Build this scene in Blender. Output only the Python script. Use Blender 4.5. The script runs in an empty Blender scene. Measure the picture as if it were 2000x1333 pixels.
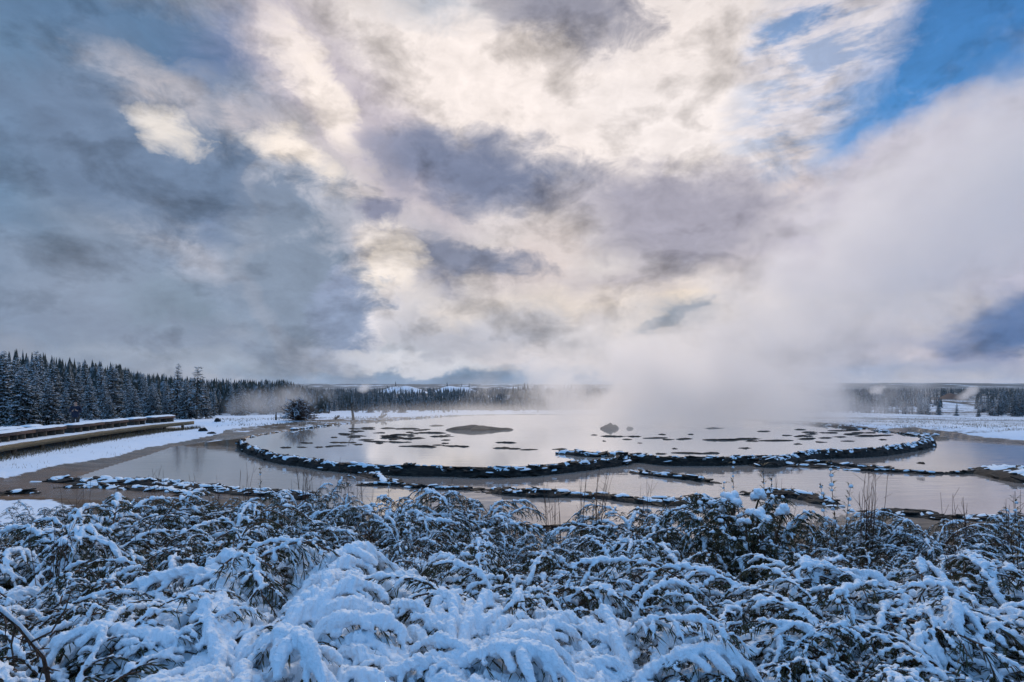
import bpy, math, random
import numpy as np
from mathutils import Vector, Matrix, noise as mnoise

SC = bpy.context.scene
COL = SC.collection

# ------------------------------------------------------------------ camera
F = 1111.0           # focal length in pixels of a 2000 px wide frame (20 mm lens)
HZ = 757.0           # row of the true horizon
EYE = 3.2            # camera height over the lower pool, metres
cam_d = bpy.data.cameras.new("camera"); cam = bpy.data.objects.new("camera", cam_d)
COL.objects.link(cam); SC.camera = cam
cam.location = (0, 0, EYE); cam.rotation_euler = (math.radians(90), 0, 0)
cam_d.lens = 20; cam_d.sensor_width = 36; cam_d.shift_y = (HZ - 666.5) / 2000
cam_d.clip_start = 0.05; cam_d.clip_end = 30000

# ------------------------------------------------------------------ exposure / render
SC.view_settings.view_transform = 'Standard'; SC.view_settings.look = 'None'
SC.view_settings.gamma = 1.0; SC.view_settings.exposure = 0.0; SC.view_settings.use_curve_mapping = False
SC.render.engine = 'CYCLES'
cy = SC.cycles
cy.max_bounces = 8; cy.diffuse_bounces = 3; cy.glossy_bounces = 3; cy.transmission_bounces = 3
cy.volume_bounces = 6; cy.transparent_max_bounces = 8
cy.sample_clamp_indirect = 4.0; cy.caustics_reflective = False; cy.caustics_refractive = False

def lin(c):
    o = []
    for v in c:
        v = v / 255.0
        o.append(v / 12.92 if v <= 0.04045 else ((v + 0.055) / 1.055) ** 2.4)
    return (o[0], o[1], o[2], 1.0)

# ------------------------------------------------------------------ world
SUN_EL, SUN_AZ = math.radians(31), math.radians(4)     # azimuth clockwise from +Y
world = bpy.data.worlds.new("World"); SC.world = world; world.use_nodes = True
def cloud_table(ang):
    """colours of the cloud cover on a coarse grid of azimuth and elevation, from the list of cloud banks"""
    rows = [757, 735, 712, 690, 660, 625, 590, 550, 510, 470, 425, 380, 335, 290, 240, 190, 140, 80, 20, -60]
    els = [math.atan((HZ - r) / F) for r in rows]
    a0, a1 = ang(-60, HZ)[0], ang(2060, HZ)[0]
    A = np.linspace(a0, a1, 32)[None, :].repeat(len(rows), 0); E = np.array(els)[:, None].repeat(32, 1)
    C = np.zeros(A.shape + (3,)); C[:] = lin((208, 201, 200))[:3]
    for l in SKY + SKY2:
        px, py, rx, ry, rot, col, o = l
        a, e = ang(px, py); ca = math.cos(a); c, s = math.cos(math.radians(rot)), math.sin(math.radians(rot))
        dx, dy = A - a, E - e
        rx = max(rx, 36); ry = max(ry, 18)
        u = (dx * c + dy * s) / (rx / F * ca * ca); v = (-dx * s + dy * c) / (ry / F * ca * math.cos(e) ** 2)
        sf = max(o.get('soft', .5), .35)
        w = np.clip((1 + sf - np.sqrt(u * u + v * v)) / (2 * sf), 0, 1); w = w * w * (3 - 2 * w) * o.get('op', 1)
        C += (np.array(lin(col)[:3]) - C) * w[..., None]
    return C.tolist(), els
def build_world():
    nt = world.node_tree; nt.nodes.clear(); N = nt.nodes; L = nt.links
    def node(t, **kw):
        n = N.new(t)
        for k, v in kw.items():
            setattr(n, k, v)
        return n
    def math_(op, a, b=None, c=None, clamp=False):
        n = node('ShaderNodeMath', operation=op, use_clamp=clamp)
        for i, v in enumerate((a, b, c)):
            if v is None: continue
            if isinstance(v, (int, float)): n.inputs[i].default_value = v
            else: L.new(v, n.inputs[i])
        return n.outputs[0]
    tc = node('ShaderNodeTexCoord')
    sep = node('ShaderNodeSeparateXYZ'); L.new(tc.outputs['Generated'], sep.inputs[0])
    X, Y, Z = sep.outputs
    az = math_('ARCTAN2', X, Y)
    el = math_('ARCSINE', Z)
    com = node('ShaderNodeCombineXYZ'); com.inputs[2].default_value = 1; L.new(az, com.inputs[0]); L.new(el, com.inputs[1])
    P = com.outputs[0]
    # noise fields in angle space, clouds flattened towards the horizon
    def noise_(scale, detail, rough, stretch=(1, 1.7, 1), dist=0.0, off=(0, 0, 0), rot=0):
        m = node('ShaderNodeMapping'); L.new(P, m.inputs[0]); m.inputs['Scale'].default_value = stretch
        m.inputs['Location'].default_value = off; m.inputs['Rotation'].default_value = (0, 0, rot)
        n = node('ShaderNodeTexNoise'); n.noise_dimensions = '2D'
        L.new(m.outputs[0], n.inputs['Vector'])
        n.inputs['Scale'].default_value = scale; n.inputs['Detail'].default_value = detail
        n.inputs['Roughness'].default_value = rough; n.inputs['Distortion'].default_value = dist
        return n
    n1 = noise_(5, 3, .5); n2 = noise_(14, 7, .66, off=(3, 5, 0), dist=.25)
    def warp(src, vec, amt):
        s = node('ShaderNodeVectorMath', operation='SUBTRACT'); L.new(src, s.inputs[0]); s.inputs[1].default_value = (.5, .5, .5)
        m = node('ShaderNodeVectorMath', operation='MULTIPLY'); L.new(s.outputs[0], m.inputs[0]); m.inputs[1].default_value = (amt, amt * .6, 0)
        a = node('ShaderNodeVectorMath', operation='ADD'); L.new(vec, a.inputs[0]); L.new(m.outputs[0], a.inputs[1])
        return a.outputs[0]
    W = warp(n1.outputs['Color'], P, .12)
    W = warp(n2.outputs['Color'], W, .085)
    fine = math_('SUBTRACT', n2.outputs['Fac'], .5)
    nlay = 0; edge = {}
    # base: pale cream grey cloud
    cur = node('ShaderNodeMix', data_type='RGBA')
    fr = node('ShaderNodeVectorMath', operation='DOT_PRODUCT'); L.new(tc.outputs['Generated'], fr.inputs[0]); fr.inputs[1].default_value = (0.05, .92, .38)
    fm = node('ShaderNodeMapRange', interpolation_type='SMOOTHSTEP'); L.new(fr.outputs['Value'], fm.inputs[0])
    fm.inputs[1].default_value = .1; fm.inputs[2].default_value = .78
    L.new(fm.outputs[0], cur.inputs[0])
    bk = node('ShaderNodeMix', data_type='RGBA'); L.new(n1.outputs['Fac'], bk.inputs[0])
    bk.inputs[6].default_value = (.115, .35, .76, 1); bk.inputs[7].default_value = (.235, .52, .94, 1)
    L.new(bk.outputs[2], cur.inputs[6])
    color = cur.outputs[2]
    # the physical sky supplies the clear blue
    sky = node('ShaderNodeTexSky'); sky.sky_type = 'NISHITA'; sky.sun_disc = False
    sky.sun_elevation = SUN_EL; sky.sun_rotation = SUN_AZ; sky.dust_density = .3; sky.ozone_density = 4
    skm = node('ShaderNodeVectorMath', operation='MULTIPLY'); L.new(sky.outputs[0], skm.inputs[0]); skm.inputs[1].default_value = SKYMUL
    def ang(px, py):
        a = math.atan((px - 1000) / F); return a, math.atan((HZ - py) / F * math.cos(a))
    def layer(px, py, rx, ry, rot, col, op=1.0, soft=.5, k=1.0, src=None):
        """a cloud bank: centre and half sizes given through the view it was surveyed from; stored as sky angles"""
        nonlocal color, W, nlay
        nlay += 1
        if nlay % 8 == 0:      # keeps the node chain sequential
            q = node('ShaderNodeVectorMath', operation='MULTIPLY_ADD'); L.new(color, q.inputs[0]); q.inputs[1].default_value = (1e-7,) * 3
            L.new(W, q.inputs[2]); W = q.outputs[0]
        a, e = ang(px, py); ca = math.cos(a); c, n_ = math.cos(math.radians(rot)), math.sin(math.radians(rot))
        sx = 1 / (rx / F * ca * ca); sy = 1 / (ry / F * ca * math.cos(e) ** 2)
        u = node('ShaderNodeVectorMath', operation='DOT_PRODUCT'); L.new(W, u.inputs[0]); u.inputs[1].default_value = (c * sx, n_ * sx, -(a * c + e * n_) * sx)
        v = node('ShaderNodeVectorMath', operation='DOT_PRODUCT'); L.new(W, v.inputs[0]); v.inputs[1].default_value = (-n_ * sy, c * sy, (a * n_ - e * c) * sy)
        uu = math_('MULTIPLY', u.outputs['Value'], u.outputs['Value'])
        d2 = math_('MULTIPLY_ADD', v.outputs['Value'], v.outputs['Value'], uu)
        key = (round(soft, 1), round(k * 2) / 2)
        if key not in edge:
            s_ = max(key[0], .15)
            edge[key] = math_('MULTIPLY_ADD', fine, -2 * key[1] / (4 * s_), (1 + s_) ** 2 / (4 * s_))
        s_ = max(key[0], .15)
        r = math_('MULTIPLY_ADD', d2, -1 / (4 * s_), edge[key], clamp=True)
        if op < 1: r = math_('MULTIPLY', r, op)
        x = node('ShaderNodeMix', data_type='RGBA'); L.new(r, x.inputs[0]); L.new(color, x.inputs[6])
        if src is None: x.inputs[7].default_value = lin(col)
        else: L.new(src, x.inputs[7])
        color = x.outputs[2]
    # the broad colours of the cloud cover: a stack of colour ramps over azimuth, one per elevation band
    grid, els = cloud_table(ang)
    amin, amax = ang(-60, HZ)[0], ang(2060, HZ)[0]
    sp = node('ShaderNodeSeparateXYZ'); L.new(W, sp.inputs[0])
    t = math_('MULTIPLY_ADD', sp.outputs[0], 1 / (amax - amin), -amin / (amax - amin))
    tint = None
    for i, e in enumerate(els):
        r = node('ShaderNodeValToRGB'); L.new(t, r.inputs[0]); cr = r.color_ramp
        while len(cr.elements) > 1: cr.elements.remove(cr.elements[-1])
        cr.elements[0].position = 0
        for j in range(1, 32): cr.elements.new(j / 31)
        for j in range(32): cr.elements[j].color = (*grid[i][j], 1)
        if i == 0: tint = r.outputs[0]; continue
        g = e - els[i - 1]
        w = math_('MULTIPLY_ADD', sp.outputs[1], 1 / g, -els[i - 1] / g, clamp=True)
        x = node('ShaderNodeMix', data_type='RGBA'); L.new(w, x.inputs[0]); L.new(tint, x.inputs[6]); L.new(r.outputs[0], x.inputs[7])
        tint = x.outputs[2]
        if i % 5 == 0:
            q = node('ShaderNodeVectorMath', operation='MULTIPLY_ADD'); L.new(tint, q.inputs[0]); q.inputs[1].default_value = (1e-7,) * 3
            L.new(W, q.inputs[2]); sp = node('ShaderNodeSeparateXYZ'); L.new(q.outputs[0], sp.inputs[0])
            t = math_('MULTIPLY_ADD', sp.outputs[0], 1 / (amax - amin), -amin / (amax - amin))
    L.new(tint, cur.inputs[7])
    ci = noise_(9, 5, .6, stretch=(1, 4.2, 1), rot=math.radians(-32))
    cf = node('ShaderNodeMapRange', interpolation_type='SMOOTHSTEP'); L.new(ci.outputs['Fac'], cf.inputs[0])
    cf.inputs[1].default_value = .38; cf.inputs[2].default_value = .62
    cm = node('ShaderNodeMix', data_type='RGBA'); L.new(cf.outputs[0], cm.inputs[0]); L.new(skm.outputs[0], cm.inputs[6]); cm.inputs[7].default_value = lin((205, 203, 216))
    for l in SKY:
        if l[6].get('n'): layer(*l[:6], **{k: v for k, v in l[6].items() if k != 'n'})
    for l in BLUE: layer(*l[:5], None, src=skm.outputs[0] if l[5].pop('clear', 0) else cm.outputs[2], **l[5])
    for l in SKY2:
        if l[6].get('n'): layer(*l[:6], **{k: v for k, v in l[6].items() if k != 'n'})
    # billow shading shared by all the clouds
    b1 = noise_(7, 8, .6, off=(7, 1, 0), dist=.15, stretch=(1, 1.7, 1))
    g = math_('MULTIPLY_ADD', b1.outputs['Fac'], 1.05, .50)
    g2 = math_('MULTIPLY_ADD', n2.outputs['Fac'], .5, .75)
    fold = math_('ABSOLUTE', math_('SUBTRACT', b1.outputs['Fac'], .5))     # rounded billows with darker creases
    g2 = math_('MULTIPLY_ADD', fold, -1.3, math_('ADD', g2, .11))
    gg = math_('MULTIPLY', g, g2)
    mul = node('ShaderNodeVectorMath', operation='SCALE'); L.new(color, mul.inputs[0]); L.new(gg, mul.inputs['Scale'])
    out10 = node('ShaderNodeVectorMath', operation='SCALE'); L.new(mul.outputs[0], out10.inputs[0]); out10.inputs['Scale'].default_value = 10.0
    bg = node('ShaderNodeBackground'); L.new(out10.outputs[0], bg.inputs[0]); bg.inputs[1].default_value = 0.1
    o = node('ShaderNodeOutputWorld'); L.new(bg.outputs[0], o.inputs[0])
SKYMUL = (.028, .060, .080)
S = dict
SKY = [
 (60, 380, 600, 560, 0, (124, 137, 156), S(soft=.45, k=.8)),
 (-60, 150, 260, 330, 0, (104, 132, 162), S(soft=.6)),
 (260, 60, 330, 130, -8, (90, 118, 150), S(soft=.6)),
 (500, 105, 120, 70, 10, (98, 120, 158), S(soft=.6)),
 (1080, 190, 430, 210, -4, (238, 227, 222), S(soft=.5, k=1.4)),
 (1350, 230, 250, 110, -10, (234, 225, 222), S(soft=.6, k=1.4)),
 (700, 240, 260, 95, -38, (178, 170, 182), S(soft=.5)),
 (330, 330, 290, 105, -10, (108, 127, 154), S(n=1, soft=.5, k=1.4)),
 (220, 160, 60, 90, 0, (135, 150, 175), S(soft=.8, op=.5)),
 (330, 195, 120, 50, -15, (190, 184, 188), S(soft=.6, k=1.4)),
 (332, 250, 58, 22, -14, (242, 232, 222), S(n=1, soft=.9, k=2.0, op=.8)),
 (630, 190, 120, 42, -48, (242, 230, 223), S(n=1, soft=.45, k=1.4)),
 (568, 318, 60, 34, -18, (242, 230, 220), S(n=1, soft=.45, k=1.4)),
 (490, 45, 60, 22, -55, (176, 172, 182), S(soft=.6)),
 (490, 235, 90, 22, -20, (195, 186, 190), S(soft=.7, op=.7)),
 (800, 290, 240, 60, -25, (190, 182, 190), S(soft=.7, op=.7)),
 (1110, 25, 120, 50, -10, (142, 142, 156), S(n=1, soft=.6, k=1.5)),
 (860, 25, 100, 30, 0, (178, 182, 192), S(soft=.7)),
 (940, 335, 155, 52, -4, (118, 127, 152), S(n=1, soft=.65, k=.8)),
 (850, 330, 60, 60, 20, (140, 142, 165), S(soft=.6, op=.6)),
 (1080, 330, 60, 60, 0, (236, 224, 218), S(soft=.6, op=.5)),
 (720, 402, 48, 22, -10, (134, 137, 158), S(n=1, soft=.5)),
 (712, 462, 48, 18, -8, (124, 128, 150), S(n=1, soft=.4)),
 (900, 498, 120, 26, -8, (128, 134, 154), S(n=1, soft=.45, k=1.2)),
 (950, 528, 60, 18, -5, (124, 128, 150), S(soft=.5)),
 (838, 548, 34, 16, 0, (142, 144, 162), S(soft=.5)),
 (1040, 510, 70, 45, 30, (214, 200, 196), S(soft=.7, op=.8)),
 (1330, 425, 170, 62, -10, (160, 157, 171), S(n=1, soft=.9, k=1.3)),
 (1390, 470, 80, 26, 5, (132, 140, 162), S(soft=.5, k=1.3)),
 (1230, 380, 60, 25, 0, (160, 158, 172), S(soft=.6)),
 (1260, 560, 170, 16, 0, (170, 164, 174), S(soft=.6)),
 (1130, 570, 150, 30, -5, (190, 180, 182), S(soft=.7, op=.5)),
 (735, 505, 56, 60, 30, (242, 231, 222), S(n=1, soft=.5)),
 (770, 560, 110, 30, -20, (218, 210, 206), S(soft=.7, op=.7)),
 (1020, 600, 220, 24, 3, (222, 210, 200), S(soft=.7)),
 (1330, 590, 130, 20, 33, (232, 216, 198), S(soft=.6)),
 (1130, 650, 250, 34, 0, (196, 192, 194), S(soft=.8, op=.7)),
 (1320, 622, 60, 9, 18, (142, 150, 162), S(n=1, soft=.5, k=2)),
 (880, 655, 210, 62, 0, (176, 177, 187), S(soft=.6, op=.95)),
 (890, 622, 80, 18, -4, (212, 204, 200), S(soft=.5, k=1.6)),
 # the big cumulus on the left
 (420, 600, 260, 130, -5, (130, 145, 168), S(soft=.4, k=1.1)),
 (548, 402, 66, 60, 20, (226, 220, 222), S(n=1, soft=.2, k=.5)),
 (616, 556, 122, 160, 8, (214, 208, 214), S(n=1, soft=.2, k=.5)),
 (706, 560, 42, 44, 0, (232, 226, 224), S(n=1, soft=.2, k=.5)),
 (704, 640, 50, 62, 0, (224, 219, 222), S(n=1, soft=.2, k=.5)),
 (528, 404, 66, 58, 20, (118, 132, 155), S(n=1, soft=.4, k=.5)),
 (590, 556, 122, 160, 8, (128, 142, 162), S(n=1, soft=.4, k=.5)),
 (686, 574, 40, 46, 0, (140, 152, 178), S(n=1, soft=.5, k=.5)),
 (682, 648, 50, 60, 0, (134, 148, 174), S(n=1, soft=.5, k=.5)),
 (400, 500, 120, 34, -22, (178, 181, 194), S(soft=.8, k=1.4)),
 (500, 420, 90, 50, 10, (120, 134, 164), S(soft=.5)),
 (590, 470, 50, 25, -30, (190, 186, 198), S(soft=.7, op=.6)),
 (330, 590, 110, 38, -8, (124, 140, 158), S(soft=.6)),
 (600, 650, 110, 60, 0, (136, 156, 182), S(soft=.6)),
 (560, 590, 40, 30, 0, (172, 178, 190), S(soft=.8, op=.6)),
 (450, 655, 60, 20, 0, (176, 180, 188), S(soft=.7, op=.7)),
 (120, 560, 160, 60, -25, (136, 148, 168), S(soft=.8, op=.7)),
 (300, 660, 420, 30, -2, (128, 140, 160), S(soft=.7)),
 (150, 700, 600, 22, 0, (146, 156, 172), S(soft=.7)),
 (700, 700, 150, 14, 0, (168, 176, 188), S(soft=.6)),
 (830, 712, 130, 12, -3, (204, 204, 210), S(n=1, soft=.5, k=1.8)),
 (850, 742, 290, 17, 0, (128, 150, 176), S(n=1, soft=.4, k=.8)),
 (1060, 735, 90, 18, 0, (140, 158, 178), S(soft=.5)),
 (1040, 705, 70, 8, 0, (206, 200, 202), S(soft=.5, k=1.5)),
 (560, 735, 170, 14, 0, (160, 172, 188), S(soft=.6)),
]
BLUE = [
 (1640, 120, 210, 150, 35, S(soft=.5, k=1.2, op=.6)),
 (1930, 90, 300, 150, 25, S(soft=.35, k=.9, clear=1)),
 (1550, 60, 80, 26, 20, S(soft=.6, k=1.4, op=.6)),
 (1720, 250, 110, 34, 30, S(soft=.5, k=1.2, clear=1, op=.8)),
]
SKY2 = [
 (1650, 215, 150, 16, 38, (222, 216, 224), S(soft=.8, k=2, op=.6)),
 (1690, 130, 160, 16, 38, (212, 210, 222), S(soft=.9, k=2, op=.5)),
 (1800, 400, 330, 150, 16, (182, 178, 192), S(n=1, soft=.22, k=.5)),
 (2080, 420, 330, 200, 0, (180, 178, 194), S(soft=.2, k=.5)),
 (1600, 420, 220, 110, 10, (186, 180, 188), S(soft=.6)),
 (1560, 350, 50, 14, 5, (234, 214, 200), S(soft=.6)),
 (1480, 470, 36, 10, 10, (236, 214, 200), S(soft=.6)),
 (1990, 625, 150, 52, 22, (86, 112, 156), S(n=1, soft=.4, k=.7)),
 (1900, 655, 80, 22, 10, (88, 116, 164), S(soft=.4, k=.9)),
 (2100, 585, 110, 44, 20, (90, 114, 156), S(soft=.5)),
 (1700, 680, 190, 40, 0, (170, 170, 186), S(soft=.6)),
 (1950, 690, 120, 14, 3, (136, 142, 172), S(soft=.6)),
 (1980, 645, 26, 8, 10, (196, 208, 222), S(soft=.6)),
 (1780, 708, 80, 14, 0, (196, 190, 198), S(soft=.5, k=1.4)),
 (1900, 738, 170, 14, 0, (146, 156, 182), S(soft=.6)),
 (1660, 735, 90, 22, 0, (132, 150, 180), S(soft=.6)),
 (1330, 738, 260, 20, 0, (176, 178, 190), S(soft=.7, op=.8)),
]
build_world()
# ------------------------------------------------------------------ sun, low behind thin cloud
sd = bpy.data.lights.new("sun", 'SUN'); sd.energy = 1.0; sd.angle = math.radians(12); sd.color = (1.0, .86, .72)
sun = bpy.data.objects.new("sun", sd); COL.objects.link(sun)
sdir = Vector((math.sin(SUN_AZ) * math.cos(SUN_EL), math.cos(SUN_AZ) * math.cos(SUN_EL), math.sin(SUN_EL)))
sun.rotation_euler = sdir.to_track_quat('Z', 'Y').to_euler()

# ================================================================== helpers
RNG = np.random.default_rng(7); random.seed(11)
def px2w(px, py, z=0.0):
    """survey point: the place at height z seen at a pixel of the 2000 px wide photograph"""
    Y = (EYE - z) * F / (py - HZ); return ((px - 1000) / F * Y, Y)
def at(px, Y): return (px - 1000) / F * Y
def tag(o, label=None, cat=None, group=None, kind=None):
    if label: o["label"] = label
    if cat: o["category"] = cat
    if group: o["group"] = group
    if kind: o["kind"] = kind
    return o
def link(name, me, parent=None, mat=None):
    o = bpy.data.objects.new(name, me); COL.objects.link(o)
    if mat and not me.materials: me.materials.append(mat)
    if parent: o.parent = parent
    return o
def empty(name, loc=(0, 0, 0), rz=0.0):
    o = bpy.data.objects.new(name, None); COL.objects.link(o); o.location = loc; o.rotation_euler = (0, 0, rz); return o
def mesh(name, V, Fc, smooth=True):
    me = bpy.data.meshes.new(name)
    V = np.asarray(V, dtype=np.float32); me.vertices.add(len(V)); me.vertices.foreach_set('co', V.ravel())
    if isinstance(Fc, np.ndarray):
        n, k = Fc.shape; me.loops.add(n * k); me.loops.foreach_set('vertex_index', Fc.astype(np.int32).ravel())
        me.polygons.add(n); me.polygons.foreach_set('loop_start', np.arange(0, n * k, k, dtype=np.int32))
        try: me.polygons.foreach_set('loop_total', np.full(n, k, dtype=np.int32))
        except Exception: pass
    else:
        ln = np.array([len(f) for f in Fc], dtype=np.int32); me.loops.add(int(ln.sum()))
        me.loops.foreach_set('vertex_index', np.array([i for f in Fc for i in f], dtype=np.int32))
        me.polygons.add(len(ln)); me.polygons.foreach_set('loop_start', np.concatenate([[0], np.cumsum(ln)[:-1]]).astype(np.int32))
    me.update(calc_edges=True)
    if smooth: me.polygons.foreach_set('use_smooth', np.ones(len(me.polygons), dtype=bool))
    return me
class MB:
    """collects quads and tubes and makes one mesh"""
    def __init__(s): s.v = []; s.f = []
    def add(s, V, Fc):
        b = len(s.v); s.v.extend(V); s.f.extend([tuple(i + b for i in f) for f in Fc])
    def tube(s, pts, rad, sides=5, cap=True):
        n = len(pts); V = []; Fc = []
        up = Vector((0.13, 0.21, 1)).normalized()
        for i, p in enumerate(pts):
            d = (pts[min(i + 1, n - 1)] - pts[max(i - 1, 0)])
            d = d.normalized() if d.length > 1e-9 else Vector((0, 0, 1))
            a = d.cross(up)
            if a.length < .05: a = d.cross(Vector((1, 0, 0)))
            a.normalize(); b = a.cross(d)
            for k in range(sides):
                t = 2 * math.pi * k / sides
                V.append(p + (a * math.cos(t) + b * math.sin(t)) * rad[i])
        for i in range(n - 1):
            for k in range(sides):
                k2 = (k + 1) % sides
                Fc.append((i * sides + k, i * sides + k2, (i + 1) * sides + k2, (i + 1) * sides + k))
        if cap: Fc.append(tuple(range(sides - 1, -1, -1))); Fc.append(tuple((n - 1) * sides + k for k in range(sides)))
        s.add(V, Fc)
    def box(s, c, sx, sy, sz, ax=None, bevel=0.0):
        """box centred at c; ax: unit direction (in plan) of its long side sx"""
        a = Vector(ax or (1, 0, 0)).normalized(); b = Vector((-a.y, a.x, 0)); u = Vector((0, 0, 1)); c = Vector(c)
        V = [c + a * (sx / 2 * i) + b * (sy / 2 * j) + u * (sz / 2 * k) for i in (-1, 1) for j in (-1, 1) for k in (-1, 1)]
        s.add(V, [(0, 1, 3, 2), (4, 6, 7, 5), (0, 4, 5, 1), (2, 3, 7, 6), (0, 2, 6, 4), (1, 5, 7, 3)])
    def build(s, name, mat=None, parent=None, smooth=True):
        return link(name, mesh(name, np.array([tuple(v) for v in s.v]), s.f, smooth), parent, mat)

# cheap lattice noise in numpy
_perm = np.random.default_rng(3).random((256, 256)).astype(np.float32)
def vnoise(x, y):
    xi = np.floor(x).astype(int); yi = np.floor(y).astype(int); fx = x - xi; fy = y - yi
    fx = fx * fx * (3 - 2 * fx); fy = fy * fy * (3 - 2 * fy)
    g = lambda i, j: _perm[(xi + i) & 255, (yi + j) & 255]
    return (g(0, 0) * (1 - fx) + g(1, 0) * fx) * (1 - fy) + (g(0, 1) * (1 - fx) + g(1, 1) * fx) * fy
def fbm(x, y, o=4):
    s = 0; a = .5; t = 0
    for i in range(o): s = s + a * vnoise(x + 17 * i, y + 31 * i); t += a; x = x * 2.03; y = y * 2.03; a *= .5
    return s / t - .5
def sstep(a, b, x): t = np.clip((x - a) / (b - a), 0, 1); return t * t * (3 - 2 * t)
def poly_sd(x, y, P):
    """signed distance to polygon, positive inside"""
    P = np.asarray(P); d = np.full(x.shape, 1e9); ins = np.zeros(x.shape, bool)
    for i in range(len(P)):
        (x0, y0), (x1, y1) = P[i], P[(i + 1) % len(P)]
        ex, ey = x1 - x0, y1 - y0; wx, wy = x - x0, y - y0
        t = np.clip((wx * ex + wy * ey) / (ex * ex + ey * ey + 1e-12), 0, 1)
        d = np.minimum(d, np.hypot(wx - ex * t, wy - ey * t))
        c = ((y0 > y) != (y1 > y)) & (x < ex * (y - y0) / (ey + 1e-12) + x0)
        ins ^= c
    return np.where(ins, d, -d)

# ================================================================== materials
def material(name, col, rough=.8, col2=None, scale=5.0, bump=0.0, bscale=40.0, spec=.3, thr=(.35, .65), detail=5, stretch=(1, 1, 1), bdist=.02):
    m = bpy.data.materials.new(name); m.use_nodes = True; nt = m.node_tree; N, L = nt.nodes, nt.links
    b = N['Principled BSDF']; b.inputs['Roughness'].default_value = rough; b.inputs['Specular IOR Level'].default_value = spec
    b.inputs['Base Color'].default_value = (*col, 1)
    tc = N.new('ShaderNodeTexCoord'); mp = N.new('ShaderNodeMapping'); L.new(tc.outputs['Object'], mp.inputs[0]); mp.inputs['Scale'].default_value = stretch
    if col2:
        n = N.new('ShaderNodeTexNoise'); n.inputs['Scale'].default_value = scale; n.inputs['Detail'].default_value = detail
        L.new(mp.outputs[0], n.inputs['Vector'])
        r = N.new('ShaderNodeMapRange'); r.inputs[1].default_value, r.inputs[2].default_value = thr; L.new(n.outputs['Fac'], r.inputs[0])
        x = N.new('ShaderNodeMix'); x.data_type = 'RGBA'; L.new(r.outputs[0], x.inputs[0]); x.inputs[6].default_value = (*col, 1); x.inputs[7].default_value = (*col2, 1)
        L.new(x.outputs[2], b.inputs['Base Color'])
    if bump:
        n = N.new('ShaderNodeTexNoise'); n.inputs['Scale'].default_value = bscale; n.inputs['Detail'].default_value = 5
        L.new(mp.outputs[0], n.inputs['Vector'])
        u = N.new('ShaderNodeBump'); u.inputs['Strength'].default_value = bump; u.inputs['Distance'].default_value = bdist
        L.new(n.outputs['Fac'], u.inputs['Height']); L.new(u.outputs[0], b.inputs['Normal'])
    return m
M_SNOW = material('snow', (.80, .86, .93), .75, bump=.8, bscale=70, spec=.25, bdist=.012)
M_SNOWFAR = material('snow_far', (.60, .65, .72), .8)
M_STEM = material('stem', (.045, .028, .018), .7, (.10, .045, .025), 9)
M_TWIG = material('red_twig', (.10, .035, .02), .6, (.05, .03, .02), 6)
M_LEAF = material('leaf', (.034, .040, .016), .6, (.085, .066, .03), 14)
M_NEEDLE = material('needles', (.013, .022, .014), .75, (.035, .045, .028), 3)
M_BARK = material('bark', (.045, .035, .028), .9, (.09, .075, .06), 6)
M_ROCK = material('sinter_rock', (.018, .016, .015), .75, (.085, .065, .05), 5, bump=.9, bscale=14, thr=(.5, .75), stretch=(1, 1, 4), bdist=.08)
M_WOOD = material('weathered_wood', (.085, .06, .042), .8, (.16, .12, .085), 5, stretch=(1, 1, 6), bump=.3, bscale=20)
M_DARKWOOD = material('dark_wood', (.035, .03, .026), .8, (.06, .05, .04), 5)

# ================================================================== terrain
OUTER = [px2w(*p) for p in [(60, 938), (120, 936), (214, 908), (285, 887), (330, 872), (400, 866), (470, 862)]] + [(-12, 31), (0, 36), (20, 36)] + \
        [px2w(*p) for p in [(1780, 846), (1850, 853), (1900, 860), (2000, 868), (2150, 880), (2400, 900), (2500, 1000), (2150, 1022), (2000, 1020), (1850, 1012), (1700, 1006), (1560, 1035), (1400, 1060),
         (1200, 1070), (1000, 1060), (850, 1040), (700, 1010), (560, 985), (430, 962), (330, 952), (230, 950), (150, 955)]]
ZP = 0.31      # water level of the raised pool
INNER = [px2w(*p, ZP) for p in [(476, 862), (500, 875), (540, 886), (600, 894), (660, 903), (760, 909), (870, 911), (950, 913), (1020, 911), (1120, 903), (1190, 895), (1240, 888),
         (1300, 893), (1400, 893), (1495, 889), (1545, 890), (1600, 882), (1700, 878), (1775, 868), (1812, 859), (1798, 852), (1740, 845), (1690, 838), (1600, 830), (1500, 823),
         (1350, 815), (1200, 812), (1050, 810), (950, 811), (860, 814), (780, 820), (690, 827), (600, 836), (530, 847), (486, 855)]]
SNOWBANK = [px2w(*p, .15) for p in [(-400, 960), (0, 931), (50, 923), (100, 911), (175, 898), (225, 888), (287, 871), (375, 858), (487, 841), (480, 832), (400, 826)]] + [(-60, 60), (-60, 10)]
SNOWPATCH = [px2w(*p, .2) for p in [(-300, 985), (0, 975), (110, 976), (135, 990), (150, 1060), (-300, 1090)]]
MARGIN = [px2w(*p, .4) for p in [(440, 838), (600, 822), (800, 812), (900, 808), (900, 816), (780, 826), (600, 842), (530, 854), (500, 866), (440, 860), (400, 856)]]
DECKLINE = [(-17.5, 8), (-19.2, 16), (-22.6, 25), (-24.2, 32.8), (-24.9, 39), (-24.6, 44)]
ROAD = [(1790, 786), (1860, 787), (1905, 792), (1950, 798), (2000, 806), (2060, 818), (2200, 850)]
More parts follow.
